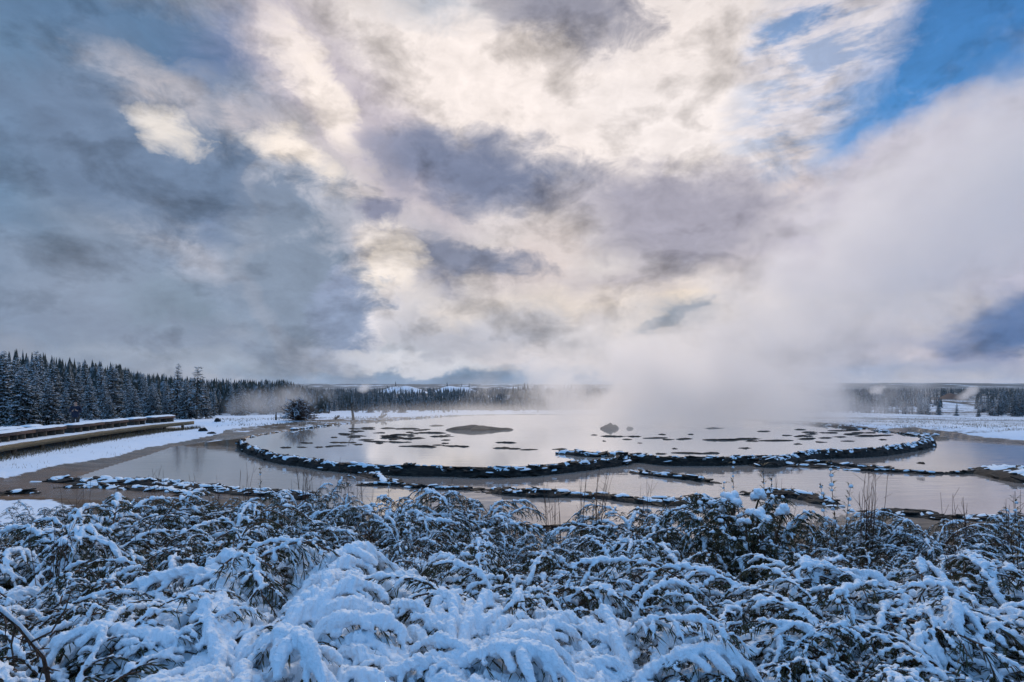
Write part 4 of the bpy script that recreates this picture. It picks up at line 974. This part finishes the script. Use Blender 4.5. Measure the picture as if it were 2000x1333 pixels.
# ================================================================== snow laden bushes in the foreground
JIT = (.030, .020)
def finish_snow(mb, voxel, name, jit=.004, seed=0, smooth=1):
    me = mesh(name, np.array([tuple(v) for v in mb.v]), mb.f); o = bpy.data.objects.new(name, me); COL.objects.link(o)
    m = o.modifiers.new('merge', 'REMESH'); m.mode = 'VOXEL'; m.voxel_size = voxel
    s = o.modifiers.new('smooth', 'SMOOTH'); s.factor = .5; s.iterations = smooth
    dg = bpy.context.evaluated_depsgraph_get(); dg.update(); m2 = bpy.data.meshes.new_from_object(o.evaluated_get(dg)); bpy.data.objects.remove(o)
    n = len(m2.vertices); co = np.empty(n * 3, dtype=np.float32); m2.vertices.foreach_get('co', co); co = co.reshape(-1, 3); no = np.empty(n * 3, dtype=np.float32); m2.vertices.foreach_get('normal', no); no = no.reshape(-1, 3)
    d = fbm(co[:, 0] * 28 + seed, co[:, 1] * 28 + co[:, 2] * 21, 3) * JIT[0] + fbm(co[:, 0] * 75, co[:, 1] * 75 + co[:, 2] * 60, 2) * JIT[1]
    co += no * d[:, None].astype(np.float32); m2.vertices.foreach_set('co', co.ravel())
    m2.polygons.foreach_set('use_smooth', np.ones(len(m2.polygons), dtype=bool)); m2.materials.clear(); m2.materials.append(M_SNOW); m2.name = name; return m2
def bush(seed, H=.95, spread=.75, nst=34, droop=(-10, -65), e0=(55, 88), snow=.018, cover=.8, twigs=12, twl=(.10, .26), leaves=9, voxel=.011, caps=0, bare=0, lean=0, lump=.22):
    rng = random.Random(seed); B = MB(); S_ = MB(); lv, lf = [], []
    def leaf(p, d, L, w):
        s = d.cross(Vector((rng.uniform(-1, 1), rng.uniform(-1, 1), rng.uniform(-.3, .3))))
        if s.length < .01: return
        s.normalize(); m_ = p + d * L * .5 + Vector((0, 0, -.08 * L)); b = len(lv); lv.extend([p, m_ - s * w, p + d * L + Vector((0, 0, -.25 * L)), m_ + s * w]); lf.append((b, b + 1, b + 2, b + 3))
    def snowline(pts, r0, keep):
        """lumpy strand of snow riding on a branch, broken where it fell off"""
        run = []; n = len(pts)
        for i, p in enumerate(pts):
            if rng.random() < keep: run.append((p, i))
            if (i == n - 1 or rng.random() > keep + .1) and len(run) > 1:
                q = []; rr = []
                for j, (p_, i_) in enumerate(run):
                    r = r0 * rng.uniform(.6, 1.35) * (1 if 0 < j < len(run) - 1 else .55); q.append(p_ + Vector((rng.uniform(-.3, .3) * r, rng.uniform(-.3, .3) * r, r * .75))); rr.append(r)
                S_.tube(q, rr, 6); run = []
    for k in range(nst):
        az = 6.283 * k / nst * 1.0 + rng.uniform(-.5, .5); L = H * rng.uniform(.85, 1.35); ea = math.radians(rng.uniform(*e0)); eb = math.radians(rng.uniform(min(droop), max(droop)))
        inner = rng.random(); ea = ea if inner > .3 else math.radians(rng.uniform(75, 90))
        p = Vector((rng.uniform(-.12, .12), rng.uniform(-.12, .12), -.05)); pts = [p.copy()]; az2 = az + rng.uniform(-1.2, 1.2); ns = 15; pw = rng.uniform(1.5, 2.6)
        for i in range(ns):
            t = (i + 1) / ns; e = ea + (eb - ea) * t ** pw; a = az + (az2 - az) * t
            hx = math.cos(e) * spread / .75; p = p + Vector((math.cos(a) * hx + lean * t, math.sin(a) * hx, math.sin(e))) * (L / ns) + Vector((rng.uniform(-1, 1), rng.uniform(-1, 1), rng.uniform(-1, 1))) * .011; pts.append(p.copy())
        rad = [.0085 * (1 - .75 * i / ns) for i in range(ns + 1)]; B.tube(pts, rad, 4, False)
        i0 = int(ns * .42); snowline(pts[i0:], snow * rng.uniform(.9, 1.5), cover)
        if bare and rng.random() < bare: continue
        for q in range(twigs):
            t = .32 + .66 * (q + rng.random()) / twigs; f = t * ns; i = min(int(f), ns - 1); o = pts[i].lerp(pts[i + 1], f - i); d = (pts[i + 1] - pts[i]).normalized()
            side = d.cross(Vector((0, 0, 1))); side = side.normalized() if side.length > .1 else Vector((math.cos(az + 1.57), math.sin(az + 1.57), 0)); sg = 1 if q % 2 else -1
            td = (d * rng.uniform(.6, 1.2) + side * sg * rng.uniform(.3, 1.0) + Vector((0, 0, rng.uniform(-.25, .35)))).normalized(); tl = rng.uniform(*twl) * (1.15 - .5 * t)
            tp = [o]; 
            for j in range(1, 6): tp.append(o + td * tl * j / 5 + Vector((0, 0, -.55 * tl * (j / 5) ** 2)))
            B.tube(tp, [.0035, .0033, .003, .0026, .002, .0015], 3, False)
            if rng.random() < cover: snowline(tp, snow * rng.uniform(.55, .95), .93)
            for m_ in range(leaves):
                s = (m_ + rng.random()) / leaves; jj = min(int(s * 5), 4); lp = tp[jj].lerp(tp[jj + 1], s * 5 - jj); dd = (tp[jj + 1] - tp[jj]).normalized()
                if rng.random() < lump:
                    k_ = snow * rng.uniform(.45, 1.0); c_ = lp + Vector((rng.uniform(-.012, .012), rng.uniform(-.012, .012), k_ * .5)); S_.tube([c_ - Vector((0, 0, k_ * .6)), c_, c_ + Vector((0, 0, k_ * .7))], [k_ * .6, k_, k_ * .5], 5)
                ld = (dd * rng.uniform(.4, 1.1) + Vector((rng.uniform(-1, 1), rng.uniform(-1, 1), rng.uniform(-.9, .25))) * .75).normalized(); leaf(lp, ld, rng.uniform(.030, .075), rng.uniform(.0022, .0038))
    for c in range(caps):      # heads heaped with round snow
        a = rng.uniform(0, 6.28); rr = rng.uniform(0, .2); top = Vector((math.cos(a) * rr, math.sin(a) * rr, H * rng.uniform(.80, .95))); B.tube([Vector((0, 0, 0)), top * .5 + Vector((0, 0, .05)), top], [.007, .005, .004], 4, False)
        for j in range(5):
            r = rng.uniform(.015, .026); o = top + Vector((rng.uniform(-.03, .03), rng.uniform(-.03, .03), rng.uniform(0, .03))); S_.tube([o - Vector((0, 0, r * .7)), o - Vector((0, 0, r * .2)), o + Vector((0, 0, r * .5)), o + Vector((0, 0, r * .85))], [r * .75, r, r * .85, r * .35], 9)
        for j in range(14):
            d = Vector((rng.uniform(-1, 1), rng.uniform(-1, 1), rng.uniform(-.9, .2))).normalized(); leaf(top, d, .05, .0035)
    mk = lambda nm, V, Fc, m: (lambda me: (me.materials.append(m), me)[1])(mesh(nm, np.array([tuple(v) for v in V]), Fc, False))
    return mk('branches', B.v, B.f, M_STEM), mk('leaves', lv, lf, M_LEAF), finish_snow(S_, voxel, 'snow', seed=seed)
BU = {
 'mound': [bush(111, .86, .85, 64, (-30, -88), (48, 86), .0250, .93, 15, (.10, .24), 13, .0078, lump=.4), bush(112, .88, .8, 64, (-30, -85), (50, 86), .0275, .93, 15, (.12, .26), 13, .008, lump=.4)],
 'heap': [bush(101, .84, .85, 58, (-25, -88), (50, 86), .0125, .82, 17, (.10, .24), 13, .007, lump=.42), bush(102, .86, .8, 60, (-25, -85), (50, 88), .0135, .82, 17, (.10, .24), 13, .0075, lump=.42), bush(113, .80, .9, 56, (-20, -80), (42, 84), .0095, .74, 17, (.10, .26), 14, .0075, lump=.3, lean=.2)],
 'arch': [bush(103, .88, .85, 36, (-15, -75), (50, 85), .0085, .72, 18, (.12, .28), 14, .0075), bush(104, .92, .8, 38, (-20, -80), (45, 85), .0092, .72, 17, (.10, .28), 14, .0078, lean=.25), bush(105, .85, .95, 36, (-10, -70), (45, 80), .0100, .74, 17, (.12, .3), 14, .008, lean=-.25)],
 'upright': [bush(106, .95, .5, 34, (20, -50), (65, 90), .0085, .60, 14, (.10, .2), 13, .0065), bush(107, .92, .6, 36, (35, -60), (60, 90), .009, .62, 14, (.10, .22), 13, .0065)],
 'leafy': [bush(121, .95, .6, 34, (10, -60), (60, 90), .0085, .42, 15, (.12, .24), 18, .0065, lump=.12), bush(122, .92, .8, 36, (-10, -70), (50, 86), .010, .45, 15, (.12, .26), 17, .007, lump=.14)],
 'capped': [bush(108, .80, .42, 26, (20, -40), (65, 90), .0085, .55, 13, (.08, .16), 18, .007, caps=8)],
}
def mesh_top(me):
    co = np.empty(len(me.vertices) * 3, dtype=np.float32); me.vertices.foreach_get('co', co); return float(np.percentile(co[2::3], 98.5))
HT = {k: [mesh_top(v[2]) for v in vs] for k, vs in BU.items()}
def put_bush(kind, x, y, s, label, group=None, v=None, dz=0.0):
    ms = BU[kind][v if v is not None else random.randrange(len(BU[kind]))]
    r = empty('snowy_bush', (x, y, gz(x, y) - .03 + dz), random.uniform(0, 6.28)); r.scale = (s * random.uniform(.92, 1.1),) * 2 + (s,); tag(r, label, 'bush', group)
    for m in ms: link(m.name.split('.')[0], m, r)
    return r
def bush_px(kind, px, top, Y, label, s=None, v=None):
    """bush whose top shows at a surveyed pixel"""
    x = at(px, Y); hz = EYE + (HZ - top) / F * Y - gz(x, Y); v = random.randrange(len(BU[kind])) if v is None else v; hgt = HT[kind][v]
    return put_bush(kind, x, Y, s or min(max(.5, hz / hgt), 1.35), label, None, v)
for a in [
 ('mound', 870, 1245, 2.15, 'biggest smooth heap of snow on a bush at the bottom centre', None, 0),
 ('mound', 1040, 1275, 2.1, 'bottom-centre bush under a thick pillow of snow, right of the biggest heap'),
 ('mound', 690, 1255, 2.2, 'heavily buried bush left of the biggest heap at the bottom'),
 ('mound', 530, 1150, 2.75, 'bush with broad snow mounds and dark hollows under them, lower left of centre'),
 ('arch', 400, 1075, 3.2, 'big fountain-shaped bush with long snowy sprays falling to the left', 1.15, 1),
 ('heap', 1000, 1110, 3.0, 'round arching bush with thick snow ribs above the biggest heap'),
 ('heap', 1190, 1165, 2.6, 'bush with long parallel snow ribs falling to the lower right'),
 ('arch', 1190, 1090, 3.4, 'bush of curved snowy ribs right of the round arching one', None, 0),
 ('arch', 1560, 1130, 3.0, 'bush with a long horizontal snow-lined bough over dark leaves, lower right', 1.1, 2),
 ('heap', 1700, 1210, 2.4, 'snow-ribbed bush low at the right with dark leaves hanging below'),
 ('heap', 1850, 1140, 2.8, 'broad bush with soft snow mantle at the right edge of the thicket', None, 1),
 ('arch', 1960, 1110, 3.0, 'bush cut by the right edge, sprays of snow bending outwards'),
 ('arch', 60, 1150, 2.7, 'bush in the lower left corner with dark leafy underside'),
 ('heap', 230, 1240, 2.3, 'low snowy bush at the bottom left beside the dark bare bough'),
 ('arch', 110, 1020, 4.3, 'leafy bush in front of the small snowfield at left'),
 ('arch', 185, 975, 5.6, 'snow-topped bush with drooping crown at the upper left of the thicket'),
 ('capped', 1432, 1008, 5.2, 'leafy green bush crowned with round balls of snow', 1.28, 0),
 ('capped', 1480, 1040, 4.6, 'dark leafy bush with yellowish stems just under the ball-capped one', 1.15, 0),
 ('arch', 915, 962, 7.0, 'tall bush with a white plume-like top against the bright water', None, 1),
 ('arch', 740, 975, 6.6, 'wide bush whose long boughs arch right over the near water', None, 2),
 ('upright', 600, 950, 7.4, 'twiggy bush in the back row under the reddish bare stems', None),
 ('arch', 1250, 985, 6.4, 'bush at the right side of the bright gap of water', None),
 ('upright', 1660, 1005, 6.2, 'bush under the tall leafy stalk on the right'),
 ('arch', 1830, 1010, 6.2, 'low bush with feathery drooping tips before the front shore at right'),
 ('upright', 1975, 1000, 6.4, 'tawny-leaved bush at the far right of the back row'),
]: bush_px(*a)
# the rest of the thicket, row behind row
topline = [(-150, 1000), (0, 1010), (100, 975), (200, 962), (300, 958), (400, 965), (500, 950), (600, 945), (700, 972), (800, 980), (900, 985), (960, 985), (1010, 1035), (1060, 1045), (1120, 1040), (1160, 1015), (1250, 1000), (1320, 1010), (1400, 1000), (1500, 1010), (1600, 1010), (1700, 1005), (1800, 1020), (1900, 1005), (2000, 995), (2150, 1000)]
tl = lambda px: float(np.interp(px, [t[0] for t in topline], [t[1] for t in topline]))
rows = [(2.15, 6, 'heap', 'low bush smothered in snow in the nearest row'), (2.85, 8, 'heap', 'snow-heaped bush in the second row of the thicket'), (3.6, 8, 'arch', 'arching snowy bush in the middle of the thicket'), (4.4, 9, 'arch', 'arching snowy bush in the middle of the thicket'),
        (5.3, 10, 'arch', 'twiggy snow-flecked bush in the rear half of the thicket'), (6.3, 11, 'mix', 'twiggy snow-flecked bush in the rear half of the thicket'), (7.4, 12, 'upright', 'small twiggy bush in the last row before the water'), (8.4, 13, 'upright', 'small twiggy bush in the last row before the water')]
for Y, n, kind, lab in rows:
    n = int(n * 1.34)
    for i in range(n):
        px = -500 + 3000 * (i + .5 + random.uniform(-.35, .35)) / n; y = Y * random.uniform(.93, 1.07); x = at(px, y)
        k = random.choice(['arch', 'upright', 'leafy']) if kind == 'mix' else kind
        if k in ('arch', 'upright', 'heap') and y > 2.6 and random.random() < .2: k = 'leafy'
        if (Y == 2.15 and 380 < px < 1250) or (Y == 2.85 and random.random() < .4): k = 'mound'
        vv = random.randrange(len(BU[k])); hgt = HT[k][vv]; g = gz(x, y); lim = EYE + (HZ - (tl(px) + 750 * (1 / min(y, 8.4) - 1 / 8.4) + random.uniform(-8, 30))) / F * y - g
        s = min(max(lim / hgt, .45), 1.25); put_bush(k, x, y, s, lab, 'thicket of snowy bushes, ' + lab.split(' in the ')[-1], vv)

# ------------------------------------------------------------------ bare stems, stalks and grass standing out of the thicket
def bare_tuft(px, top, Y, n, label, fan=.35, leanx=0.0, w=.0042, snow=0, mat=None, cat='bare shrub', name='bare_shrub', wisps=0):
    x = at(px, Y); g = gz(x, Y); h = EYE + (HZ - top) / F * Y - g; rng = random.Random(px); r = empty(name, (x, Y, g)); tag(r, label, cat); b = MB(); s = MB()
    for i in range(n):
        a = rng.uniform(0, 6.28); f = rng.uniform(0, fan); L = h * rng.uniform(.7, 1.05); tip = Vector((math.cos(a) * f * L + leanx * L, math.sin(a) * f * L * .6, L)); o = Vector((math.cos(a) * .04, math.sin(a) * .04, 0)); c = Vector((rng.uniform(-.05, .05), rng.uniform(-.05, .05), 0)) * L
        pts = [o, o.lerp(tip, .4) + c * .6, o.lerp(tip, .75) + c * .4, tip]; b.tube(pts, [w, w * .8, w * .6, w * .35], 3, False)
        for q in range(rng.randint(1, 4)):
            t = rng.uniform(.45, .95); p = o.lerp(tip, t); d = Vector((rng.uniform(-1, 1), rng.uniform(-.6, .6), rng.uniform(.4, 1.6))).normalized() * L * rng.uniform(.06, .16); b.tube([p, p + d], [w * .5, w * .3], 3, False)
            if rng.random() < snow: s.tube([p + d * .1, p + d * .6, p + d], [.009, .013, .007], 6)
    b.build('stems', mat or M_TWIG, r, False)
    if s.v: s.build('snow', M_SNOW, r)
for a in [(600, 915, 7.6, 16, 'reddish bare stems bristling above the left back row', .22), (655, 890, 7.2, 5, 'single long red-brown stem reaching over the pool rim, left of centre', .08, .12), (585, 925, 7.9, 12, 'fine bare twigs left of the long red stem', .28), (700, 925, 7.6, 9, 'bare twigs right of the long red stem', .25),
          (845, 935, 7.6, 10, 'sparse dark twigs against the rim wall reflection', .3), (1140, 905, 6.6, 9, 'curving thin grass stems in front of the bright water gap', .3, .05), (1165, 915, 6.8, 8, 'dark dry grass wisps right of the curving stems', .25), (1085, 930, 6.4, 9, 'thin bowed grass stems left of the bright water gap', .22),
          (1260, 925, 6.9, 7, 'few upright thin twigs right of centre', .2), (1515, 930, 6.2, 12, 'thin twigs between the ball-capped bush and the tall stalk', .3), (1690, 925, 5.8, 14, 'forked dark stems right of the tall leafy stalk', .2, .04), (1880, 960, 6.0, 8, 'long fine twigs near the right edge', .25, -.1), (1985, 965, 5.6, 8, 'upright stems at the right edge', .2),
          (300, 925, 7.2, 12, 'fine bare twigs above the left bushes', .3), (420, 925, 7.4, 10, 'thin twigs in front of the left pool', .3), (160, 945, 6.4, 8, 'sparse red twigs by the small snowfield', .3), (470, 905, 7.6, 7, 'thin stems in front of the rim end at left', .3)]: bare_tuft(*a)
for i, (px, top, Y, n, lx) in enumerate([(90, 1035, 3.6, 7, .1), (250, 1020, 4.6, 8, -.1), (380, 1010, 5.0, 8, .05), (520, 1010, 4.6, 7, .15), (690, 1020, 4.8, 9, -.1), (820, 1040, 4.2, 7, .1), (960, 1050, 4.2, 6, .0), (1150, 1045, 4.4, 8, .1), (1290, 1035, 4.8, 9, -.1),
        (1380, 1080, 3.4, 5, .2), (1590, 1040, 4.2, 8, -.1), (1750, 1050, 3.8, 7, .15), (1900, 1060, 3.4, 7, -.15), (620, 1120, 2.9, 5, .2), (1120, 1150, 2.7, 4, -.2), (1480, 1150, 2.8, 5, .2)]):
    bare_tuft(px, top, Y, n, 'thin reddish bare stems growing up through the snowy thicket', .45, lx, .0036)
for o in COL.objects:
    if o.get('label', '').startswith('thin reddish bare stems'): o['group'] = 'bare stems in the thicket'
def stalk(px, top, Y, label, seed, leanx=0.0, n=1, knob=.013):
    """upright leafy stalk with whorls of narrow leaves and snow in the axils"""
    x = at(px, Y); g = gz(x, Y); h = EYE + (HZ - top) / F * Y - g; rng = random.Random(seed); r = empty('leafy_stalk', (x, Y, g)); tag(r, label, 'plant stalk'); b = MB(); s = MB(); lv, lf = [], []
    for k in range(n):
        L = h * (1 if k == 0 else rng.uniform(.75, .92)); tip = Vector((leanx * L + (0 if k == 0 else rng.uniform(-.14, .2)), rng.uniform(-.05, .05) * k, L)); base = Vector((0, 0, 0)); P = lambda t: base.lerp(tip, t) + Vector((math.sin(t * 5 + k) * .012, 0, 0))
        b.tube([P(t) for t in np.linspace(0, 1, 9)], [.005 * (1 - .6 * t) for t in np.linspace(0, 1, 9)], 4, False)
        t = .45
        while t < 1:
            c = P(t); m_ = rng.randint(3, 5)
            for q in range(m_):
                a = rng.uniform(0, 6.28); d = Vector((math.cos(a) * .8, math.sin(a) * .8, rng.uniform(.2, 1.1))).normalized(); Lf = rng.uniform(.05, .11); sd = Vector((-math.sin(a), math.cos(a), 0)) * .006
                o = len(lv); lv.extend([c, c + d * Lf * .5 - sd, c + d * Lf - Vector((0, 0, Lf * .3)), c + d * Lf * .5 + sd]); lf.append((o, o + 1, o + 2, o + 3))
            if rng.random() < .75: kr = knob * rng.uniform(.6, 1.3); oo = c + Vector((rng.uniform(-.012, .012), rng.uniform(-.01, .01), .01)); s.tube([oo - Vector((0, 0, kr * .6)), oo, oo + Vector((0, 0, kr * .8))], [kr * .7, kr, kr * .5], 7)
            t += rng.uniform(.035, .065)
    b.build('stem', M_STEM, r, False); me = mesh('leaves', np.array([tuple(v) for v in lv]), lf, False); link('leaves', me, r, M_LEAF); s.build('snow', M_SNOW, r)
stalk(1434, 902, 5.6, 'tallest upright stalk above the ball-capped bush', 1, 0, 2); stalk(1640, 898, 5.0, 'tall open stalk with leaf tufts and snow blobs at right', 2, -.06, 3, .018); stalk(1500, 905, 5.4, 'slim curving stalk between the two tall ones', 3, -.03, 2, .009)
stalk(510, 912, 7.2, 'small knobbly snow-beaded stalk against the left water', 4, 0, 1, .012); stalk(760, 915, 7.6, 'thin budded stalk in front of the rim wall left of centre', 5, 0, 1, .008); stalk(1760 - 600, 965, 6.8, 'short leafy stalk at the bright gap of water', 6, 0, 2); stalk(1985, 960, 4.8, 'leafy stalk beside the right edge', 7, 0, 2)
def bough():
    """dark bare bough with narrow leaves sticking into the lower left corner"""
    r = empty('bare_bough', (at(60, 1.9), 1.9, gz(at(60, 1.9), 1.9))); tag(r, 'thick bare bough lined with snow sticking into the lower left corner', 'branch'); b = MB(); s = MB()
    W = lambda px, py, Y: Vector((at(px, Y), Y, EYE + (HZ - py) / F * Y)) - Vector(r.location)
    p = [W(-60, 1165, 1.7), W(0, 1195, 1.75), W(35, 1225, 1.8), W(60, 1255, 1.85), W(85, 1285, 1.9), W(95, 1330, 1.95)]; b.tube(p, [.003, .004, .0045, .005, .006, .0075], 6)
    b.tube([W(60, 1255, 1.85), W(100, 1235, 1.84), W(128, 1190, 1.82), W(140, 1150, 1.8)], [.004, .003, .0022, .0014], 5)
    for q_ in range(26):
        o_ = p[1 + q_ % 4].lerp(p[2 + q_ % 4], random.random()); g_ = Vector((random.uniform(-.5, .5), random.uniform(-.4, .4), random.uniform(-1, .3))).normalized() * random.uniform(.03, .07); b.tube([o_, o_ + g_ * .5, o_ + g_], [.0018, .0026, .0008], 4)
    p2 = [W(30, 1222, 1.8), W(22, 1260, 1.78), W(28, 1300, 1.76)]; b.tube(p2, [.004, .003, .002], 4)
    s.tube([q + Vector((0, 0, .011)) for q in p[:5]], [.004, .008, .007, .009, .006], 7); b.build('branch', M_STEM, r); s.build('snow', M_SNOW, r)
bough()

# ================================================================== steam
def steam_mat(name, build):
    m = bpy.data.materials.new(name); m.use_nodes = True; nt = m.node_tree; nt.nodes.clear(); N, L = nt.nodes, nt.links
    o = N.new('ShaderNodeOutputMaterial'); v = N.new('ShaderNodeVolumePrincipled'); v.inputs['Color'].default_value = (.995, .975, .962, 1); v.inputs['Anisotropy'].default_value = .72
    L.new(v.outputs[0], o.inputs['Volume'])
    def mth(op, a, c=None, d=None, clamp=False):
        n = N.new('ShaderNodeMath'); n.operation = op; n.use_clamp = clamp
        for k, q in enumerate((a, c, d)):
            if q is None: continue
            if isinstance(q, (int, float)): n.inputs[k].default_value = q
            else: L.new(q, n.inputs[k])
        return n.outputs[0]
    def ss(x, a, b, lo=0, hi=1):
        r = N.new('ShaderNodeMapRange'); r.interpolation_type = 'SMOOTHSTEP'; L.new(x, r.inputs[0]); r.inputs[1].default_value = a; r.inputs[2].default_value = b; r.inputs[3].default_value = lo; r.inputs[4].default_value = hi; return r.outputs[0]
    g = N.new('ShaderNodeNewGeometry'); pos = g.outputs['Position']
    def noise(sc, det, st=(1, 1, 1), rough=.55):
        mp = N.new('ShaderNodeMapping'); mp.inputs['Scale'].default_value = st; L.new(pos, mp.inputs[0])
        n = N.new('ShaderNodeTexNoise'); n.inputs['Scale'].default_value = sc; n.inputs['Detail'].default_value = det; n.inputs['Roughness'].default_value = rough; L.new(mp.outputs[0], n.inputs['Vector']); return n.outputs['Fac']
    def ell(c, s, rot=0.0):
        """length in an ellipsoid's own units; rot tilts it in the vertical plane facing the pool"""
        mp = N.new('ShaderNodeMapping'); mp.vector_type = 'TEXTURE'; mp.inputs['Location'].default_value = c; mp.inputs['Rotation'].default_value = (0, -rot, 0); mp.inputs['Scale'].default_value = s; L.new(pos, mp.inputs[0])
        l = N.new('ShaderNodeVectorMath'); l.operation = 'LENGTH'; L.new(mp.outputs[0], l.inputs[0]); return l.outputs['Value']
    L.new(build(mth, ss, noise, ell, pos, N, L), v.inputs['Density']); return m
def box_obj(name, lo, hi, mat):
    m = MB(); c = [(lo[i] + hi[i]) / 2 for i in range(3)]; m.box(c, hi[0] - lo[0], hi[1] - lo[1], hi[2] - lo[2]); return m.build(name, mat, None, False)
def main_steam(mth, ss, noise, ell, pos, N, L):
    n = noise(.21, 6, (1, 1, 1.15), .62); k = mth('SUBTRACT', n, .5)
    a = mth('MULTIPLY_ADD', k, 3.6, ell((15.0, 46, 2.4), (12.5, 7.5, 5.4)))                 # the root over the vents
    b = mth('MULTIPLY_ADD', k, 3.0, ell((34, 46, 16.6), (27, 9, 7.4), math.radians(33)))    # the leaning plume
    c = mth('MULTIPLY_ADD', k, 1.2, ell((5, 43.5, .9), (20, 11, 1.5)))                    # mist creeping over the pool
    da = mth('MULTIPLY', ss(a, 1.3, .3), .36); db = mth('MULTIPLY', ss(b, 1.15, .35), .15); dc = mth('MULTIPLY', ss(c, 1.1, .3), .09)
    return mth('MAXIMUM', mth('MAXIMUM', da, db), dc)
o = box_obj('steam_plume', (-15, 32.5, ZP + .01), (62, 58, 34), steam_mat('steam', main_steam)); tag(o, 'huge pale steam plume rising from the pool and leaning to the right', 'steam plume')
def puff(name, c, s, rot, dens, label, lo=None, ns=.35, amp=1.6):
    x, y, z = c; R = max(s) * 1.2
    o = box_obj(name, (x - R, y - s[1] * 1.2, z - R * .8), (x + R, y + s[1] * 1.2, z + R * .8), steam_mat(name, lambda mth, ss, noise, ell, pos, N, L: mth('MULTIPLY', ss(mth('MULTIPLY_ADD', mth('SUBTRACT', noise(ns, 4), .5), amp, ell(c, s, rot)), 1.05, .2), dens)))
    tag(o, label, 'steam plume'); return o
x, y, z = px2ground(540, 812); puff('steam_plume', (x, y, z + 2), (9, 5, 2.6), math.radians(8), .10, 'thin mist drifting before the dark trees left of centre', ns=.3)
x, y = at(712, 420), 420; puff('steam_plume', (x, y, 2.2), (6.5, 5, 4.0), math.radians(20), .25, 'tiny distant steam puff above the trees left of centre', ns=.2)
x, y = at(1712, 420), 420; puff('steam_plume', (x, y, 1.0), (7.5, 5, 4.0), math.radians(25), .25, 'small distant steam puff behind the right tree row', ns=.2)
x, y = at(1888, 520), 520; puff('steam_plume', (x + 2, y, -2.0), (14, 7, 4.5), math.radians(32), .2, 'white slanting steam plume beside the red-brown mound', ns=.12)
x, y = at(10, 120), 120; puff('steam_plume', (x, y, 12), (12, 8, 5), math.radians(-20), .07, 'mist hanging over the treetops at the far left', ns=.12)

# ------------------------------------------------------------------ thin cold air over the whole valley
hm = bpy.data.materials.new('haze'); hm.use_nodes = True; nt = hm.node_tree; nt.nodes.clear()
hv = nt.nodes.new('ShaderNodeVolumePrincipled'); ho = nt.nodes.new('ShaderNodeOutputMaterial'); nt.links.new(hv.outputs[0], ho.inputs['Volume'])
hv.inputs['Color'].default_value = (.86, .92, 1, 1); hv.inputs['Density'].default_value = .00007; hv.inputs['Anisotropy'].default_value = .2
o = box_obj('haze', (-7200, -7200, -14), (7200, 7200, 95), hm); tag(o, 'thin pale air lying over the whole valley', 'haze', kind='stuff')
